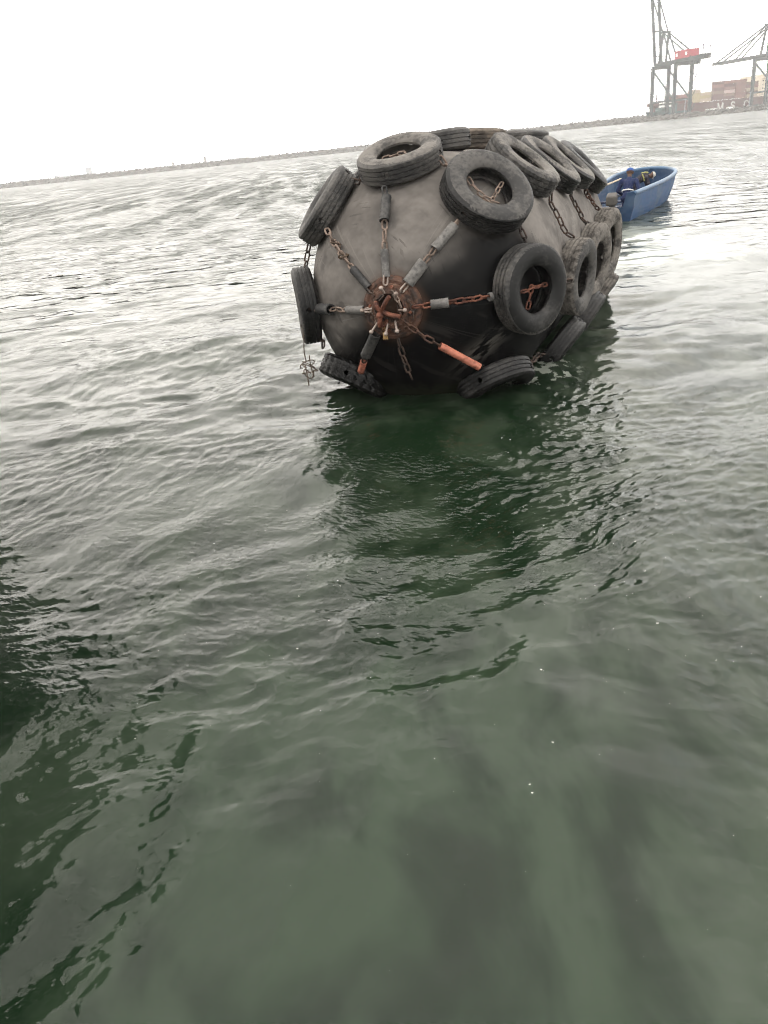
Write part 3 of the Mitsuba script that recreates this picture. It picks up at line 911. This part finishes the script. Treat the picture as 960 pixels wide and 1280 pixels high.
def boat_shell(inset, lift, flip):
    ts = np.concatenate([np.linspace(0, .72, 14), np.linspace(.75, 1, 16)])
    rows = []
    for t in ts:
        s = boat_section(t)
        half = [(max(0, x - inset), z + lift * (1 - i / 4)) for i, (x, z) in enumerate(s)]
        y = t * (BL - inset) + (.0 if not flip else .04)
        rows.append([(-x, y, z) for x, z in half[::-1]] + [(x, y, z) for x, z in half[1:]])
    v = np.array(rows).reshape(-1, 3)
    k = 9
    f = []
    for i in range(len(ts) - 1):
        for j in range(k - 1):
            a, b, c, d = i * k + j, i * k + j + 1, (i + 1) * k + j + 1, (i + 1) * k + j
            f += [[a, b, c], [a, c, d]]
    return trimesh.Trimesh(v, np.array(f), process=False)


boat = thing('tow_boat', 'open blue boat with a rounded bow and an outboard motor, carrying two people', 'boat')
bp = lambda nm, m, bs, smooth=30, par=boat, label=None: part(par, nm, moved(m, BM), bs, smooth, label=label)
bp('hull', boat_shell(0, 0, False), 'boat_blue_pale')
bp('inner_lining', boat_shell(.10, .12, True), 'boat_blue')
rim = []
for sgn in (-1, 1):
    pts = []
    for t in np.concatenate([np.linspace(0, .72, 14), np.linspace(.75, 1, 20)]):
        x, z = boat_section(t)[-1]
        pts.append((sgn * max(0, x - .035), t * (BL - .03), z + .01))
    rim.append(tube(pts, .075, 8))
for m_ in rim: bp('gunwale', m_, 'gunwale_blue', True)
tr = Polygon([(-.82, .85), (-.76, .92), (-.58, .90), (-.50, .44), (.42, .44), (.54, .90), (.76, .92), (.82, .85), (.77, .4), (.66, -.02), (.45, -.26), (0, -.36), (-.45, -.26), (-.66, -.02), (-.77, .4)])
tm = trimesh.creation.extrude_polygon(tr, .10, engine='earcut')
tm.apply_transform(mat4([1, 0, 0], [0, 0, 1], [0, -1, 0], [0, .06, 0]))
bp('transom', tm, 'boat_blue', False)
bp('floor', box(-.62, .62, .12, 6.9, .0, .06), 'boat_blue_dark', False)
for y, w in ((1.05, .74), (3.1, .90), (5.9, .98)):
    bp('thwart', box(-w, w, y - .16, y + .16, .34, .40), 'boat_blue_dark', False)
for sgn in (-1, 1):
    bp('corner_post', box(sgn * .68 - .10, sgn * .68 + .10, .065, .50, .4, .90), 'boat_blue', False)
MX = .12
mo = bp('outboard_motor', box(MX - .06, MX + .06, -.20, -.045, .2, .58), 'motor_grey', False)
cw = manifold3d.Manifold.batch_hull([manifold3d.Manifold.sphere(.07, 16).translate([MX + sx * .10, sy, sz]) for sx in (-1, 1) for sy, sz in ((-.46, .62), (-.22, .64), (-.46, .80), (-.26, .88))])
bp('cowling', trimesh.Trimesh(cw.to_mesh().vert_properties[:, :3], cw.to_mesh().tri_verts), 'motor_grey', 40, mo)
bp('drive_leg', cat([box(MX - .07, MX + .07, -.42, -.20, -.3, .60), box(MX - .12, MX + .12, -.55, -.16, .16, .19), box(MX - .05, MX + .05, -.50, -.16, -.62, -.3)]), 'motor_grey', False, mo)
bp('tiller', tube([(MX, -.25, .72), (MX + .05, .2, .74), (MX + .10, .55, .78)], .022, 8), 'boot_black', True, mo)


def body_mesh(bones, fine=.03, sm=6):
    """One continuous figure from bones (p0, r0, p1, r1)."""
    tot = manifold3d.Manifold()
    for p0, r0, p1, r1 in bones:
        a = manifold3d.Manifold.sphere(r0, 16).translate(list(map(float, p0)))
        b = manifold3d.Manifold.sphere(r1, 16).translate(list(map(float, p1)))
        tot = tot + manifold3d.Manifold.batch_hull([a, b])
    o = tot.refine_to_length(fine).to_mesh()
    m = trimesh.Trimesh(o.vert_properties[:, :3], o.tri_verts)
    trimesh.smoothing.filter_taubin(m, iterations=sm)
    return m


def hand_bones(w, d, side):
    """Palm, four fingers and a thumb at the wrist w, hand pointing along d."""
    d = unit(d)
    s = unit(np.cross(d, [0, 0, 1.0] if abs(d[2]) < .9 else [0, 1.0, 0]))
    n = np.cross(s, d)
    w = np.asarray(w, float)
    out = [(w, .026, w + d * .045 + s * .018, .022), (w, .026, w + d * .045 - s * .018, .022), (w + d * .04 - s * .025, .016, w + d * .085 + s * .028, .014)]
    for k, L in enumerate((.068, .078, .072, .056)):
        a = w + d * .082 + s * (.030 - .020 * k)
        b = a + d * L * .5 - n * .012
        out += [(a, .010, b, .009), (b, .009, b + unit(d * .7 - n * .7) * L * .5, .008)]
    a = w + d * .03 + s * .034 * side
    out += [(a, .013, a + unit(d * .6 + s * .8 * side - n * .3) * .05, .010)]
    return out


def person(label, J, place, outfit, cap, cap_label, extras):
    """J: joints of the pose."""
    key = thing('person', label, 'person')
    P = {k: np.array(v, float) for k, v in J.items()}
    M = BM @ place
    hd = unit(P['head'] - P['neck'])
    fc = unit(np.array(J['face'], float))
    fc = unit(fc - hd * (fc @ hd))
    sd = np.cross(fc, hd)
    head = P['head']
    bones = [(P['neck'], .056, head - hd * .02, .060), (head + hd * .035 - fc * .02, .093, head - hd * .045 + fc * .030, .066), (head + hd * .04 + fc * .02, .080, head - hd * .08 + fc * .05, .042),
             (head + fc * .095 + hd * .005, .012, head + fc * .112 - hd * .028, .016), (head + fc * .088 - hd * .066, .012, head + fc * .086 - hd * .064 + sd * .02, .010)]
    for s in (-1, 1):
        bones += [(head + sd * s * .086 - hd * .03, .016, head + sd * s * .090 + hd * .012 - fc * .012, .018), (head + sd * s * .034 + fc * .078 + hd * .012, .011, head + sd * s * .03 + fc * .080 + hd * .012, .011)]
    cl = [(P['pelvis'], .145, P['waist'], .135), (P['waist'], .135, P['chest'], .155), (P['chest'], .150, P['neck'] - hd * .03, .070)]
    skin = []
    for s, q in ((-1, 'l'), (1, 'r')):
        sh, el, wr, hp, kn, an = (P[q + k] for k in ('sho', 'elb', 'wri', 'hip', 'kne', 'ank'))
        cl += [(P['chest'], .12, sh, .078), (sh, .074, el, .056), (el, .056, wr, .042), (P['pelvis'], .13, hp, .105), (hp, .105, kn, .074), (kn, .074, an, .056)]
        skin += hand_bones(wr, wr - el, s)
        bones += [(sh, .05, el, .04), (el, .04, wr, .028), (hp, .08, kn, .05), (kn, .05, an, .04)]
    bones += [(P['pelvis'], .11, P['chest'], .12), (P['chest'], .11, P['neck'], .05)] + [(P['chest'], .09, P[q + 'sho'], .05) for q in 'lr'] + [(P['pelvis'], .1, P[q + 'hip'], .08) for q in 'lr']
    part(key, 'body', moved(body_mesh(bones + skin, .014, 3), M), 'skin', True)
    cm = body_mesh(cl, .03, 5)
    cm.vertices += cm.vertex_normals * (.014 * (meshkit.fbm(cm.vertices * 9, 3, 5)[:, None] - .45))
    part(key, 'coverall', moved(cm, M), outfit, True)
    cp = trimesh.creation.icosphere(subdivisions=3, radius=.112)
    cp = cp.slice_plane([0, 0, -.01], [0, 0, 1])
    brim = trimesh.creation.cylinder(radius=.075, height=.012, sections=24)
    brim.apply_translation((0, .10, -.008))
    cp = cat([cp, brim])
    part(key, 'cap', moved(cp, M @ mat4(sd, fc, hd, head + hd * .035 - fc * .008)), cap, 40, label=cap_label)
    for q in 'lr':
        an = P[q + 'ank']
        t = np.array(J.get('toe', (0, 1, 0)), float)
        part(key, 'boot', moved(body_mesh([(an + [0, 0, .05], .065, an - [0, 0, .04], .062), (an - [0, 0, .045], .055, an - [0, 0, .05] + t * .16, .048)], .03, 4), M), 'boot_black', True)
    for nm, pts, r, bs in extras:
        part(key, nm, moved(tube(pts, r, 8), M), bs, True)
    return key


def band(c, nrm, rx, n=20):
    """A closed strip round a limb or the trunk."""
    c, nrm = np.asarray(c, float), unit(nrm)
    e1 = unit(np.cross(nrm, [0, 1, .1]))
    e2 = np.cross(nrm, e1)
    return [c + rx * (math.cos(t) * e1 + math.sin(t) * e2) for t in np.linspace(0, 2 * PI, n)]


def place(x, y, z, deg):
    return trimesh.transformations.translation_matrix([x, y, z]) @ trimesh.transformations.rotation_matrix(math.radians(deg), [0, 0, 1])


sit = dict(pelvis=(0, 0, .60), waist=(0, .04, .78), chest=(0, .10, 1.02), neck=(0, .15, 1.23), head=(0, .18, 1.38), face=(-.5, 1, -.1),
           lsho=(-.20, .11, 1.12), lelb=(-.31, .18, .84), lwri=(-.22, .40, .76), rsho=(.20, .11, 1.12), relb=(.30, .06, .84), rwri=(.26, .26, .72),
           lhip=(-.10, .06, .58), lkne=(-.14, .46, .60), lank=(-.14, .50, .16), rhip=(.10, .06, .58), rkne=(.15, .46, .60), rank=(.15, .50, .16))
person('person in blue coveralls and blue cap seated at the stern, seen from behind', sit, place(.40, .92, .04, 0) @ trimesh.transformations.rotation_matrix(math.radians(-13), [1, 0, 0], [0, 0, .6]) @ np.diag([1.16, 1.1, 1.06, 1]), 'coverall_blue', 'cap_blue', 'blue cap',
       [('reflective_band', band((0, .045, .80), (0, .15, 1), .158), .022, 'strip_silver')])
bend = dict(pelvis=(0, -.05, .93), waist=(0, .12, 1.02), chest=(0, .34, 1.12), neck=(0, .53, 1.16), head=(0, .66, 1.17), face=(.1, .5, -.9),
            lsho=(-.19, .42, 1.10), lelb=(-.24, .50, .84), lwri=(-.16, .62, .66), rsho=(.19, .42, 1.10), relb=(.24, .52, .84), rwri=(.15, .64, .64),
            lhip=(-.10, -.03, .88), lkne=(-.12, .06, .50), lank=(-.12, -.02, .12), rhip=(.10, -.03, .88), rkne=(.12, .10, .50), rank=(.12, .02, .12))
person('person in dark clothes with lime reflective straps bending over inside the boat', bend, place(.15, 4.0, .02, -70) @ np.diag([.92, .92, .95, 1]), 'jacket_dark', 'cap_grey', 'pale grey cap',
       [('reflective_strap', [(-.15, .28, 1.27), (-.02, .40, 1.285), (.06, .5, 1.27)], .026, 'strip_lime'), ('reflective_strap', [(.16, .24, 1.24), (.19, .30, 1.12), (.15, .34, .99)], .026, 'strip_lime')])
ok_ = thing('oar', 'pale wooden oar leaning across the stern of the blue boat', 'oar')
part(ok_, 'shaft', moved(tube([(-.72, .45, .98), (-.05, 2.2, 1.20)], .03, 8), BM), 'wood_pale', True)
part(ok_, 'blade', moved(bar((-.72, .45, .98), (-.89, -.10, .93), .16, .03), BM), 'wood_pale', False)

# ------------------------------------------------------------------ the container terminal far off
paint('crane_green', (.012, .024, .026), .6, .3, .2, (.06, .055, .05))
paint('crane_red', (.30, .018, .03), .6, .2, .2)
paint('white_paint', (.72, .72, .70), .5, .2, .3)
paint('letter_white', (.44, .42, .40), .6, .3, .2)
paint('ship_maroon', (.075, .028, .026), .6, .35, .12, (.07, .04, .035))
paint('ship_green', (.018, .055, .055), .6, .3, .2, (.05, .05, .045))
paint('ship_cream', (.62, .55, .43), .6, .2, .2, (.4, .34, .26))
paint('far_ship_grey', (.20, .22, .24), .6, .2, .1)
for nm, c in (('maroon', (.098, .042, .040)), ('red', (.18, .080, .066)), ('yellow', (.31, .25, .14)), ('tan', (.34, .27, .19)), ('pink', (.42, .31, .29)), ('dull_red', (.17, .070, .062)), ('brown', (.15, .085, .068))):
    paint('container_' + nm, c, .6, .3, .25, (.13, .09, .075))


def TB(r, b, z):
    return (T0 + RAIL * r + BOOM * b + ZZ * z)


def tbar(p, q, w, h=None):
    return bar(TB(*p), TB(*q), w, h)


def tbox(r0, r1, b0, b1, z0, z1):
    return moved(box(r0, r1, b0, b1, z0, z1), mat4(RAIL, BOOM, ZZ, T0))


def crane(label, r, b, zg, boom_deg, boom_len, house_mat):
    key = thing('container_crane', label, 'crane', 'container cranes at the terminal')
    G = 'crane_green'
    W, L, hg = 15.0, -15.0, zg + 41.5
    q = lambda x, y, z: (r + x, b + y, z)
    for x in (-8.5, 8.5):
        for y in (W, L):
            lg = part(key, 'leg', tbar(q(x, y, zg + 2.6), q(x, y, hg - .1), 2.6, 2.4), G)
            part(lg, 'bogie', tbox(r + x - 4, r + x + 4, b + y - .7, b + y + .7, zg, zg + 1.6), G)
        part(key, 'portal_beam', tbar(q(x, W, zg + 13), q(x, L, zg + 13), 1.3, 1.6), G)
        part(key, 'brace', tbar(q(x, W - .5, hg - 4), q(x, L + 1, zg + 14), 1.1), G)
    for y in (W, L):
        part(key, 'sill_beam', tbar(q(-10, y, zg + 2.2), q(10, y, zg + 2.2), 1.25, 1.3), G)
        part(key, 'cross_beam', tbar(q(-9.4, y, hg - 1.2), q(9.4, y, hg - 1.2), 1.9, 2.8), G)
    for x in (-3.4, 3.4):
        part(key, 'girder', tbar(q(x, W + 4, hg + 1.2), q(x, -42, hg + 1.2), 1.7, 2.9), G)
        part(key, 'apex_leg', tbar(q(x * 1.1, W - 1, hg), q(x * .8, W - 4, hg + 25), 1.5), G)
        part(key, 'apex_leg', tbar(q(x * 1.1, -2, hg + 2), q(x * .8, W - 4.3, hg + 25), 1.0), G)
        e = math.radians(boom_deg)
        h0 = np.array(q(x, W + 4.4, hg + 1.2))
        d = np.array([0, math.cos(e), math.sin(e)])
        bm = part(key, 'boom', tbar(h0, h0 + d * boom_len, 1.8, 2.6), G)
        for s in (.46, .9):
            part(key, 'boom_stay', tbar(q(x * .8, W - 3.6, hg + 25), h0 + d * boom_len * s + np.array([0, 0, 1.0]), .85), G)
        part(key, 'back_stay', tbar(q(x * .8, W - 4, hg + 25), q(x, -27, hg + 2.6), .85), G)
    for s in np.linspace(.12, .97, 6):
        c = h0 + d * boom_len * s
        part(key, 'boom_tie', tbar((r - 3.3, c[1], c[2]), (r + 3.3, c[1], c[2]), .6), G)
    part(key, 'apex_beam', tbar(q(-4.4, W - 4, hg + 25.3), q(4.4, W - 4, hg + 25.3), 1.6), G)
    hs = part(key, 'machinery_house', tbox(r - 5.5, r + 5.5, b - 26, b - 9, hg + 2.6, hg + 8.6), house_mat, label='red box shaped machinery house' if house_mat == 'crane_red' else None)
    for y in (-23.4, -11.6):
        part(hs, 'white_panel', tbox(r - 5.62, r - 5.505, b + y - 1.1, b + y + 1.1, hg + 4.4, hg + 6.8), 'white_paint')
    part(key, 'operator_cab', tbox(r - 2, r + 2, b - 33, b - 29, hg - 3.4, hg - .3), G)
    part(key, 'back_platform', cat([tbox(r - 5, r + 5, b - 42.5, b - 38, hg + 2.5, hg + 3.1)] + [tbar((r + x, b - 42, hg + 3), (r + x, b - 42, hg + 6 + abs(x)), .5) for x in (-4, -1, 3)]), G)
    part(key, 'stair', cat([tbar(q(9.8, L - 1.5, z), q(9.8, L + (2 if i % 2 else -5), z + 5.5), .5) for i, z in enumerate(np.arange(zg + 4, hg - 6, 5.5))]), G)
    return key


crane('dark green container crane with red house and its boom raised nearly upright', 0, 0, quay_top, 81, 58, 'crane_red')
crane('container crane at the right edge, its boom lowered over the ship', 109, -4, quay_top, 0, 56, 'crane_green')

# the container ship moored behind the cranes


def ship_hull(length, beam, depth, bow=.16, draft=2.0, flare=1.18):
    """x along the length (bow at 0), y across, z up from the water."""
    ts = np.concatenate([np.linspace(0, bow, 9), np.linspace(bow, 1, 12)[1:]])
    rows = []
    for t in ts:
        w = beam / 2 * (1 - (1 - min(t / bow, 1)) ** 1.8)
        sheer = depth + depth * .32 * max(0, 1 - t / (bow * 1.5)) ** 1.5
        wl = w * min(1, .45 + .55 * min(t / bow, 1))
        x = t * length
        rk = depth * .55 * max(0, 1 - t / bow)
        rows.append([(x + rk, -wl * .9, -draft), (x + rk * .6, -wl, depth * .3), (x, -w, sheer), (x, w, sheer), (x + rk * .6, wl, depth * .3), (x + rk, wl * .9, -draft)])
    v = np.array(rows).reshape(-1, 3)
    f = []
    for i in range(len(ts) - 1):
        for j in range(6):
            a, b, c, d = i * 6 + j, i * 6 + (j + 1) % 6, (i + 1) * 6 + (j + 1) % 6, (i + 1) * 6 + j
            f += [[a, b, c], [a, c, d]]
    n = (len(ts) - 1) * 6
    f += [[n, n + 1, n + 2], [n, n + 2, n + 3], [n, n + 3, n + 4], [n, n + 4, n + 5]]
    m = trimesh.Trimesh(v, np.array(f), process=False)
    if m.volume < 0: m.invert()
    return m


SR, SB = 4.0, 36.0
SM = mat4(RAIL, BOOM, ZZ, TB(SR, SB, 0))
ship = thing('container_ship', 'maroon hulled container ship moored behind the cranes, big white letters on its side', 'ship')
sp = lambda nm, m, bs, smooth=False, par=ship: part(par, nm, moved(m, SM), bs, smooth)
sp('hull', ship_hull(205, 30, 11.5), 'ship_maroon', 25)
for i, ch in enumerate('MSC'):
    tx = meshkit.text_mesh(ch, 6.4, .12, bold=True)
    tx.apply_transform(mat4([1, 0, 0], [0, 0, 1], [0, -1, 0], [66 + 15.5 * i, -15.02, 3.0]))
    sp('hull_letter', tx, 'letter_white')
sp('bulwark', box(2, 20, -5, 5, 12.2, 14.6), 'ship_maroon')
su = sp('superstructure', box(118, 136, -13, 13, 11.6, 27), 'ship_cream')
for z in (12.6, 15.0, 17.7, 20.8, 23.9):
    for x in np.arange(119.6, 135, 2.9):
        sp('window', box(x, x + 1.3, -13.1, -12.99, z, z + 1.1), 'black_hull', par=su)
sp('bridge', box(119, 133, -16, 16, 27.01, 30), 'ship_cream', par=su)
sp('funnel', box(140, 148, -4, 4, 11.6, 30), 'ship_cream')
for x, h in ((122, 41), (128, 38), (131, 36)):
    sp('mast', cat([bar((x, -2, 30), (x, -2, h), .6), bar((x - 2, -2, h - 3), (x + 2, -2, h - 3), .35)]), 'ship_cream')
sp('foremast', bar((9, 0, 9), (9, 0, 22), .6), 'ship_maroon')


def container_mesh():
    x = np.linspace(-6.05, 6.05, 41)
    side = [(a, -1.22 + (.07 if i % 4 in (1, 2) else 0)) for i, a in enumerate(x)]
    p = Polygon(side + [(a, -b) for a, b in side[::-1]])
    m = trimesh.creation.extrude_polygon(p, 2.35, engine='earcut')
    m.apply_translation((0, 0, .12))
    return cat([m] + [box(-6.1, 6.1, s * 1.22 - .06, s * 1.22 + .06, z, z + .12) for s in (-1, 1) for z in (0, 2.47)] + [box(e * 6.1 - .06, e * 6.1 + .06, s * 1.22 - .07, s * 1.22 + .07, 0, 2.59) for e in (-1, 1) for s in (-1, 1)])


CONT = container_mesh()
CPLY = {}
for x0, tiers, cols, where in ((9, 3, ['maroon', 'brown', 'maroon'], 'in the bay nearest the bow'),
                               (21.6, 3, ['maroon', 'maroon', 'dull_red'], 'in the second bay from the bow'),
                               (34.4, 4, ['yellow', 'yellow', 'yellow', 'tan'], 'in the yellow bay'),
                               (47, 3, ['tan', 'yellow', 'tan'], 'in the tan bay right of the yellow one'),
                               (61, 6, ['maroon', 'maroon', 'brown', 'maroon', 'dull_red', 'maroon'], 'in the left bay of the tall stack'),
                               (73.6, 6, ['maroon', 'brown', 'pink', 'dull_red', 'maroon', 'red'], 'in the middle bay of the tall stack'),
                               (87, 6, ['red', 'dull_red', 'red', 'red', 'dull_red', 'red'], 'in the reddest bay of the tall stack'),
                               (101, 5, ['tan', 'brown', 'tan', 'dull_red', 'brown'], 'in the bay beside the cream superstructure')):
    for t in range(tiers):
        c = cols[t]
        adj = c.replace('_', ' ')
        tier = 'lowest' if t == 0 else 'topmost' if t == tiers - 1 else ['', 'second', 'third', 'fourth', 'fifth'][t] + ' from the deck'
        k = thing('shipping_container', f'{adj} shipping container, {tier} {where}', 'container', 'containers on the ship')
        sh = CPLY.setdefault(c, mikit.ply(CONT, 'container_' + c))
        scene[k] = {**sh, 'to_world': ST((SM @ trimesh.transformations.translation_matrix([x0 + 6.1, -13.2, 11.7 + 2.62 * t])).tolist())}

# green harbour tug lying at the near end of the terminal
TM = mat4(RAIL, BOOM, ZZ, TB(-9, 22, 0)) @ np.diag([1.55, 1.55, 1.45, 1])
tug = thing('harbour_tug', 'small dark green tug below the first crane at the end of the terminal', 'boat')
tp = lambda nm, m, bs, smooth=False: part(tug, nm, moved(m, TM), bs, smooth)
tp('hull', ship_hull(27, 9, 4.2, .35, 1.0), 'ship_green', 25)
tp('deckhouse', box(9, 19, -3, 3, 4.3, 7.2), 'ship_green')
tp('wheelhouse', box(11, 16, -2.4, 2.4, 7.21, 10), 'white_paint')
tp('wheelhouse_windows', box(10.9, 16.1, -2.5, 2.5, 8.3, 9.3), 'black_hull')
tp('mast', bar((13, 0, 10), (13, 0, 19), .4), 'ship_green')
tp('funnel', box(19.5, 21.5, -1, 1, 4.3, 9.2), 'ship_green')

for i, (a, b_, lab) in enumerate(((62, -34, 'tall pale lamp post on the shore before the tall container stacks'), (12, -28, 'lamp post on the shore beside the legs of the first crane'))):
    p = T0 + uu * a + vv * b_
    k = thing('lamp_post', lab, 'lamp post')
    part(k, 'post', bar(p + ZZ * 2.4, p + ZZ * 14, .4), 'far_ship_grey')
    part(k, 'lamp_head', bar(p + ZZ * 14 - uu * 1.3, p + ZZ * 14.2 + uu * 1.3, .4), 'far_ship_grey')
for i, (a, b_, w, lab) in enumerate(((33, -30, 9, 'low white shed on the shore under the maroon hull'), (47, -36, 5, 'smaller white shed on the shore, right of the longer one'))):
    p = T0 + uu * a + vv * b_
    k = thing('shed', lab, 'shed')
    m = mat4(uu, vv, ZZ, p)
    part(k, 'wall', moved(box(-w / 2, w / 2, -2, 2, 2.4, 4.9), m), 'white_paint')
    part(k, 'roof', moved(box(-w / 2 - .3, w / 2 + .3, -2.3, 2.3, 4.91, 5.2), m), 'concrete')

# two ships almost lost in the haze beyond the breakwater
for azd, d, L, lab in ((-19.0, 2350, 105, 'far off ship, pale in the haze beyond the left of the breakwater'), (-21.0, 2400, 28, 'tiny far off vessel in the haze left of the bigger pale ship')):
    p = polar(azd, d)
    m = mat4([math.cos(math.radians(azd)), -math.sin(math.radians(azd)), 0], [math.sin(math.radians(azd)), math.cos(math.radians(azd)), 0], [0, 0, 1], p)
    k = thing('distant_ship', lab, 'ship')
    part(k, 'hull', moved(ship_hull(L, L * .15, L * .10), m), 'far_ship_grey', 25)
    part(k, 'superstructure', moved(box(L * .78, L * .92, -L * .06, L * .06, L * .1, L * .24), m), 'far_ship_grey')
    part(k, 'mast', moved(bar((L * .4, 0, L * .1), (L * .4, 0, L * .2), L * .02), m), 'far_ship_grey')
# small beacons and huts on the breakwater
for azd, d, h, lab in ((-9.4, 1030, 11, 'tiny beacon tower on the breakwater, left of the fender'), (-11.5, 1045, 8.8, 'tiny hut on the breakwater, left of the beacon')):
    p = polar(azd, d, 4)
    k = thing('beacon', lab, 'beacon')
    part(k, 'tower', moved(lathe([(0, 0), (1.7, 0), (1.1, h - 6), (1.1, h - 4), (0, h - 3.4)], 10, False), mat4([1, 0, 0], [0, 1, 0], [0, 0, 1], p)), 'concrete')

# ------------------------------------------------------------------ the vessel lying alongside on the left: outside the frame, seen mirrored in the water
vs = thing('moored_vessel', 'tall black hull alongside at the left, seen only as dark reflections in the water', 'ship')
LV = [(-1.6, [(-2.2, -8), (-2.4, .4), (-3.15, 2.6), (-3.95, 5.0), (-4.80, 8.1), (-6.2, 9.0), (-14, 8.2), (-14, -8)]),
      (.6, [(-2.2, -8), (-2.4, .4), (-3.15, 2.6), (-3.9, 5.0), (-4.72, 8.2), (-6.2, 9.2), (-14, 8.4), (-14, -8)]),
      (3.2, [(-2.4, -8), (-2.5, .4), (-3.0, 2.6), (-3.2, 5.0), (-3.85, 8.3), (-5.4, 9.9), (-14, 9.4), (-14, -8)]),
      (8.5, [(-3.4, -8), (-3.2, .4), (-3.3, 2.6), (-3.2, 5.0), (-4.05, 8.5), (-5.6, 10.1), (-14, 9.5), (-14, -8)])]
deck = [1.0, 1.0, 1.1, 1.9, 3.1, 3.4, 3.4, 1.0]     # the sheer rises to the bow
vh = np.array([(x, y, min(z, deck[j]) if i < 3 else deck[j] + .5) for i, (z, ring_) in enumerate(LV) for j, (x, y) in enumerate(ring_)])
fh = [[i * 8 + j, i * 8 + (j + 1) % 8, (i + 1) * 8 + (j + 1) % 8] for i in range(3) for j in range(8)] + [[i * 8 + j, (i + 1) * 8 + (j + 1) % 8, (i + 1) * 8 + j] for i in range(3) for j in range(8)]
fh += [[24, 24 + j, 25 + j] for j in range(1, 7)] + [[0, j + 1, j] for j in range(1, 7)]
low = trimesh.Trimesh(vh, np.array(fh), process=False)
if low.volume < 0: low.invert()
part(vs, 'hull', low, 'black_hull', 42)
rail_ = np.array([vh[24 + j] for j in range(7)])
part(vs, 'rail', cat([bar(rail_[j] + [0, 0, .02], rail_[j + 1] + [0, 0, .02], .16, .10) for j in range(6)]), 'hull_strake')

# ------------------------------------------------------------------ flecks of foam and bits floating near by
g = np.random.default_rng(31)
fl = []
for i in range(150):
    x, y = (g.normal() * 1.1 + .4, 3.6 + g.random() * 3.2) if i % 3 else (-2 + 5 * g.random(), 2.2 + 6 * g.random())
    k = int(np.argmin((sv[:, 0] - x) ** 2 + (sv[:, 1] - y) ** 2))
    m_ = trimesh.creation.icosphere(subdivisions=1, radius=1)
    r_ = .0016 + .0030 * g.random() ** 3
    m_.apply_transform(np.diag([r_ * (1 + g.random()), r_, r_ * .5, 1]))
    m_.apply_translation(sv[k] + [0, 0, .001])
    fl.append(m_)
whole('foam_flecks', cat(fl), 'white_paint', 'tiny white flecks of foam scattered on the near water', kind='stuff')
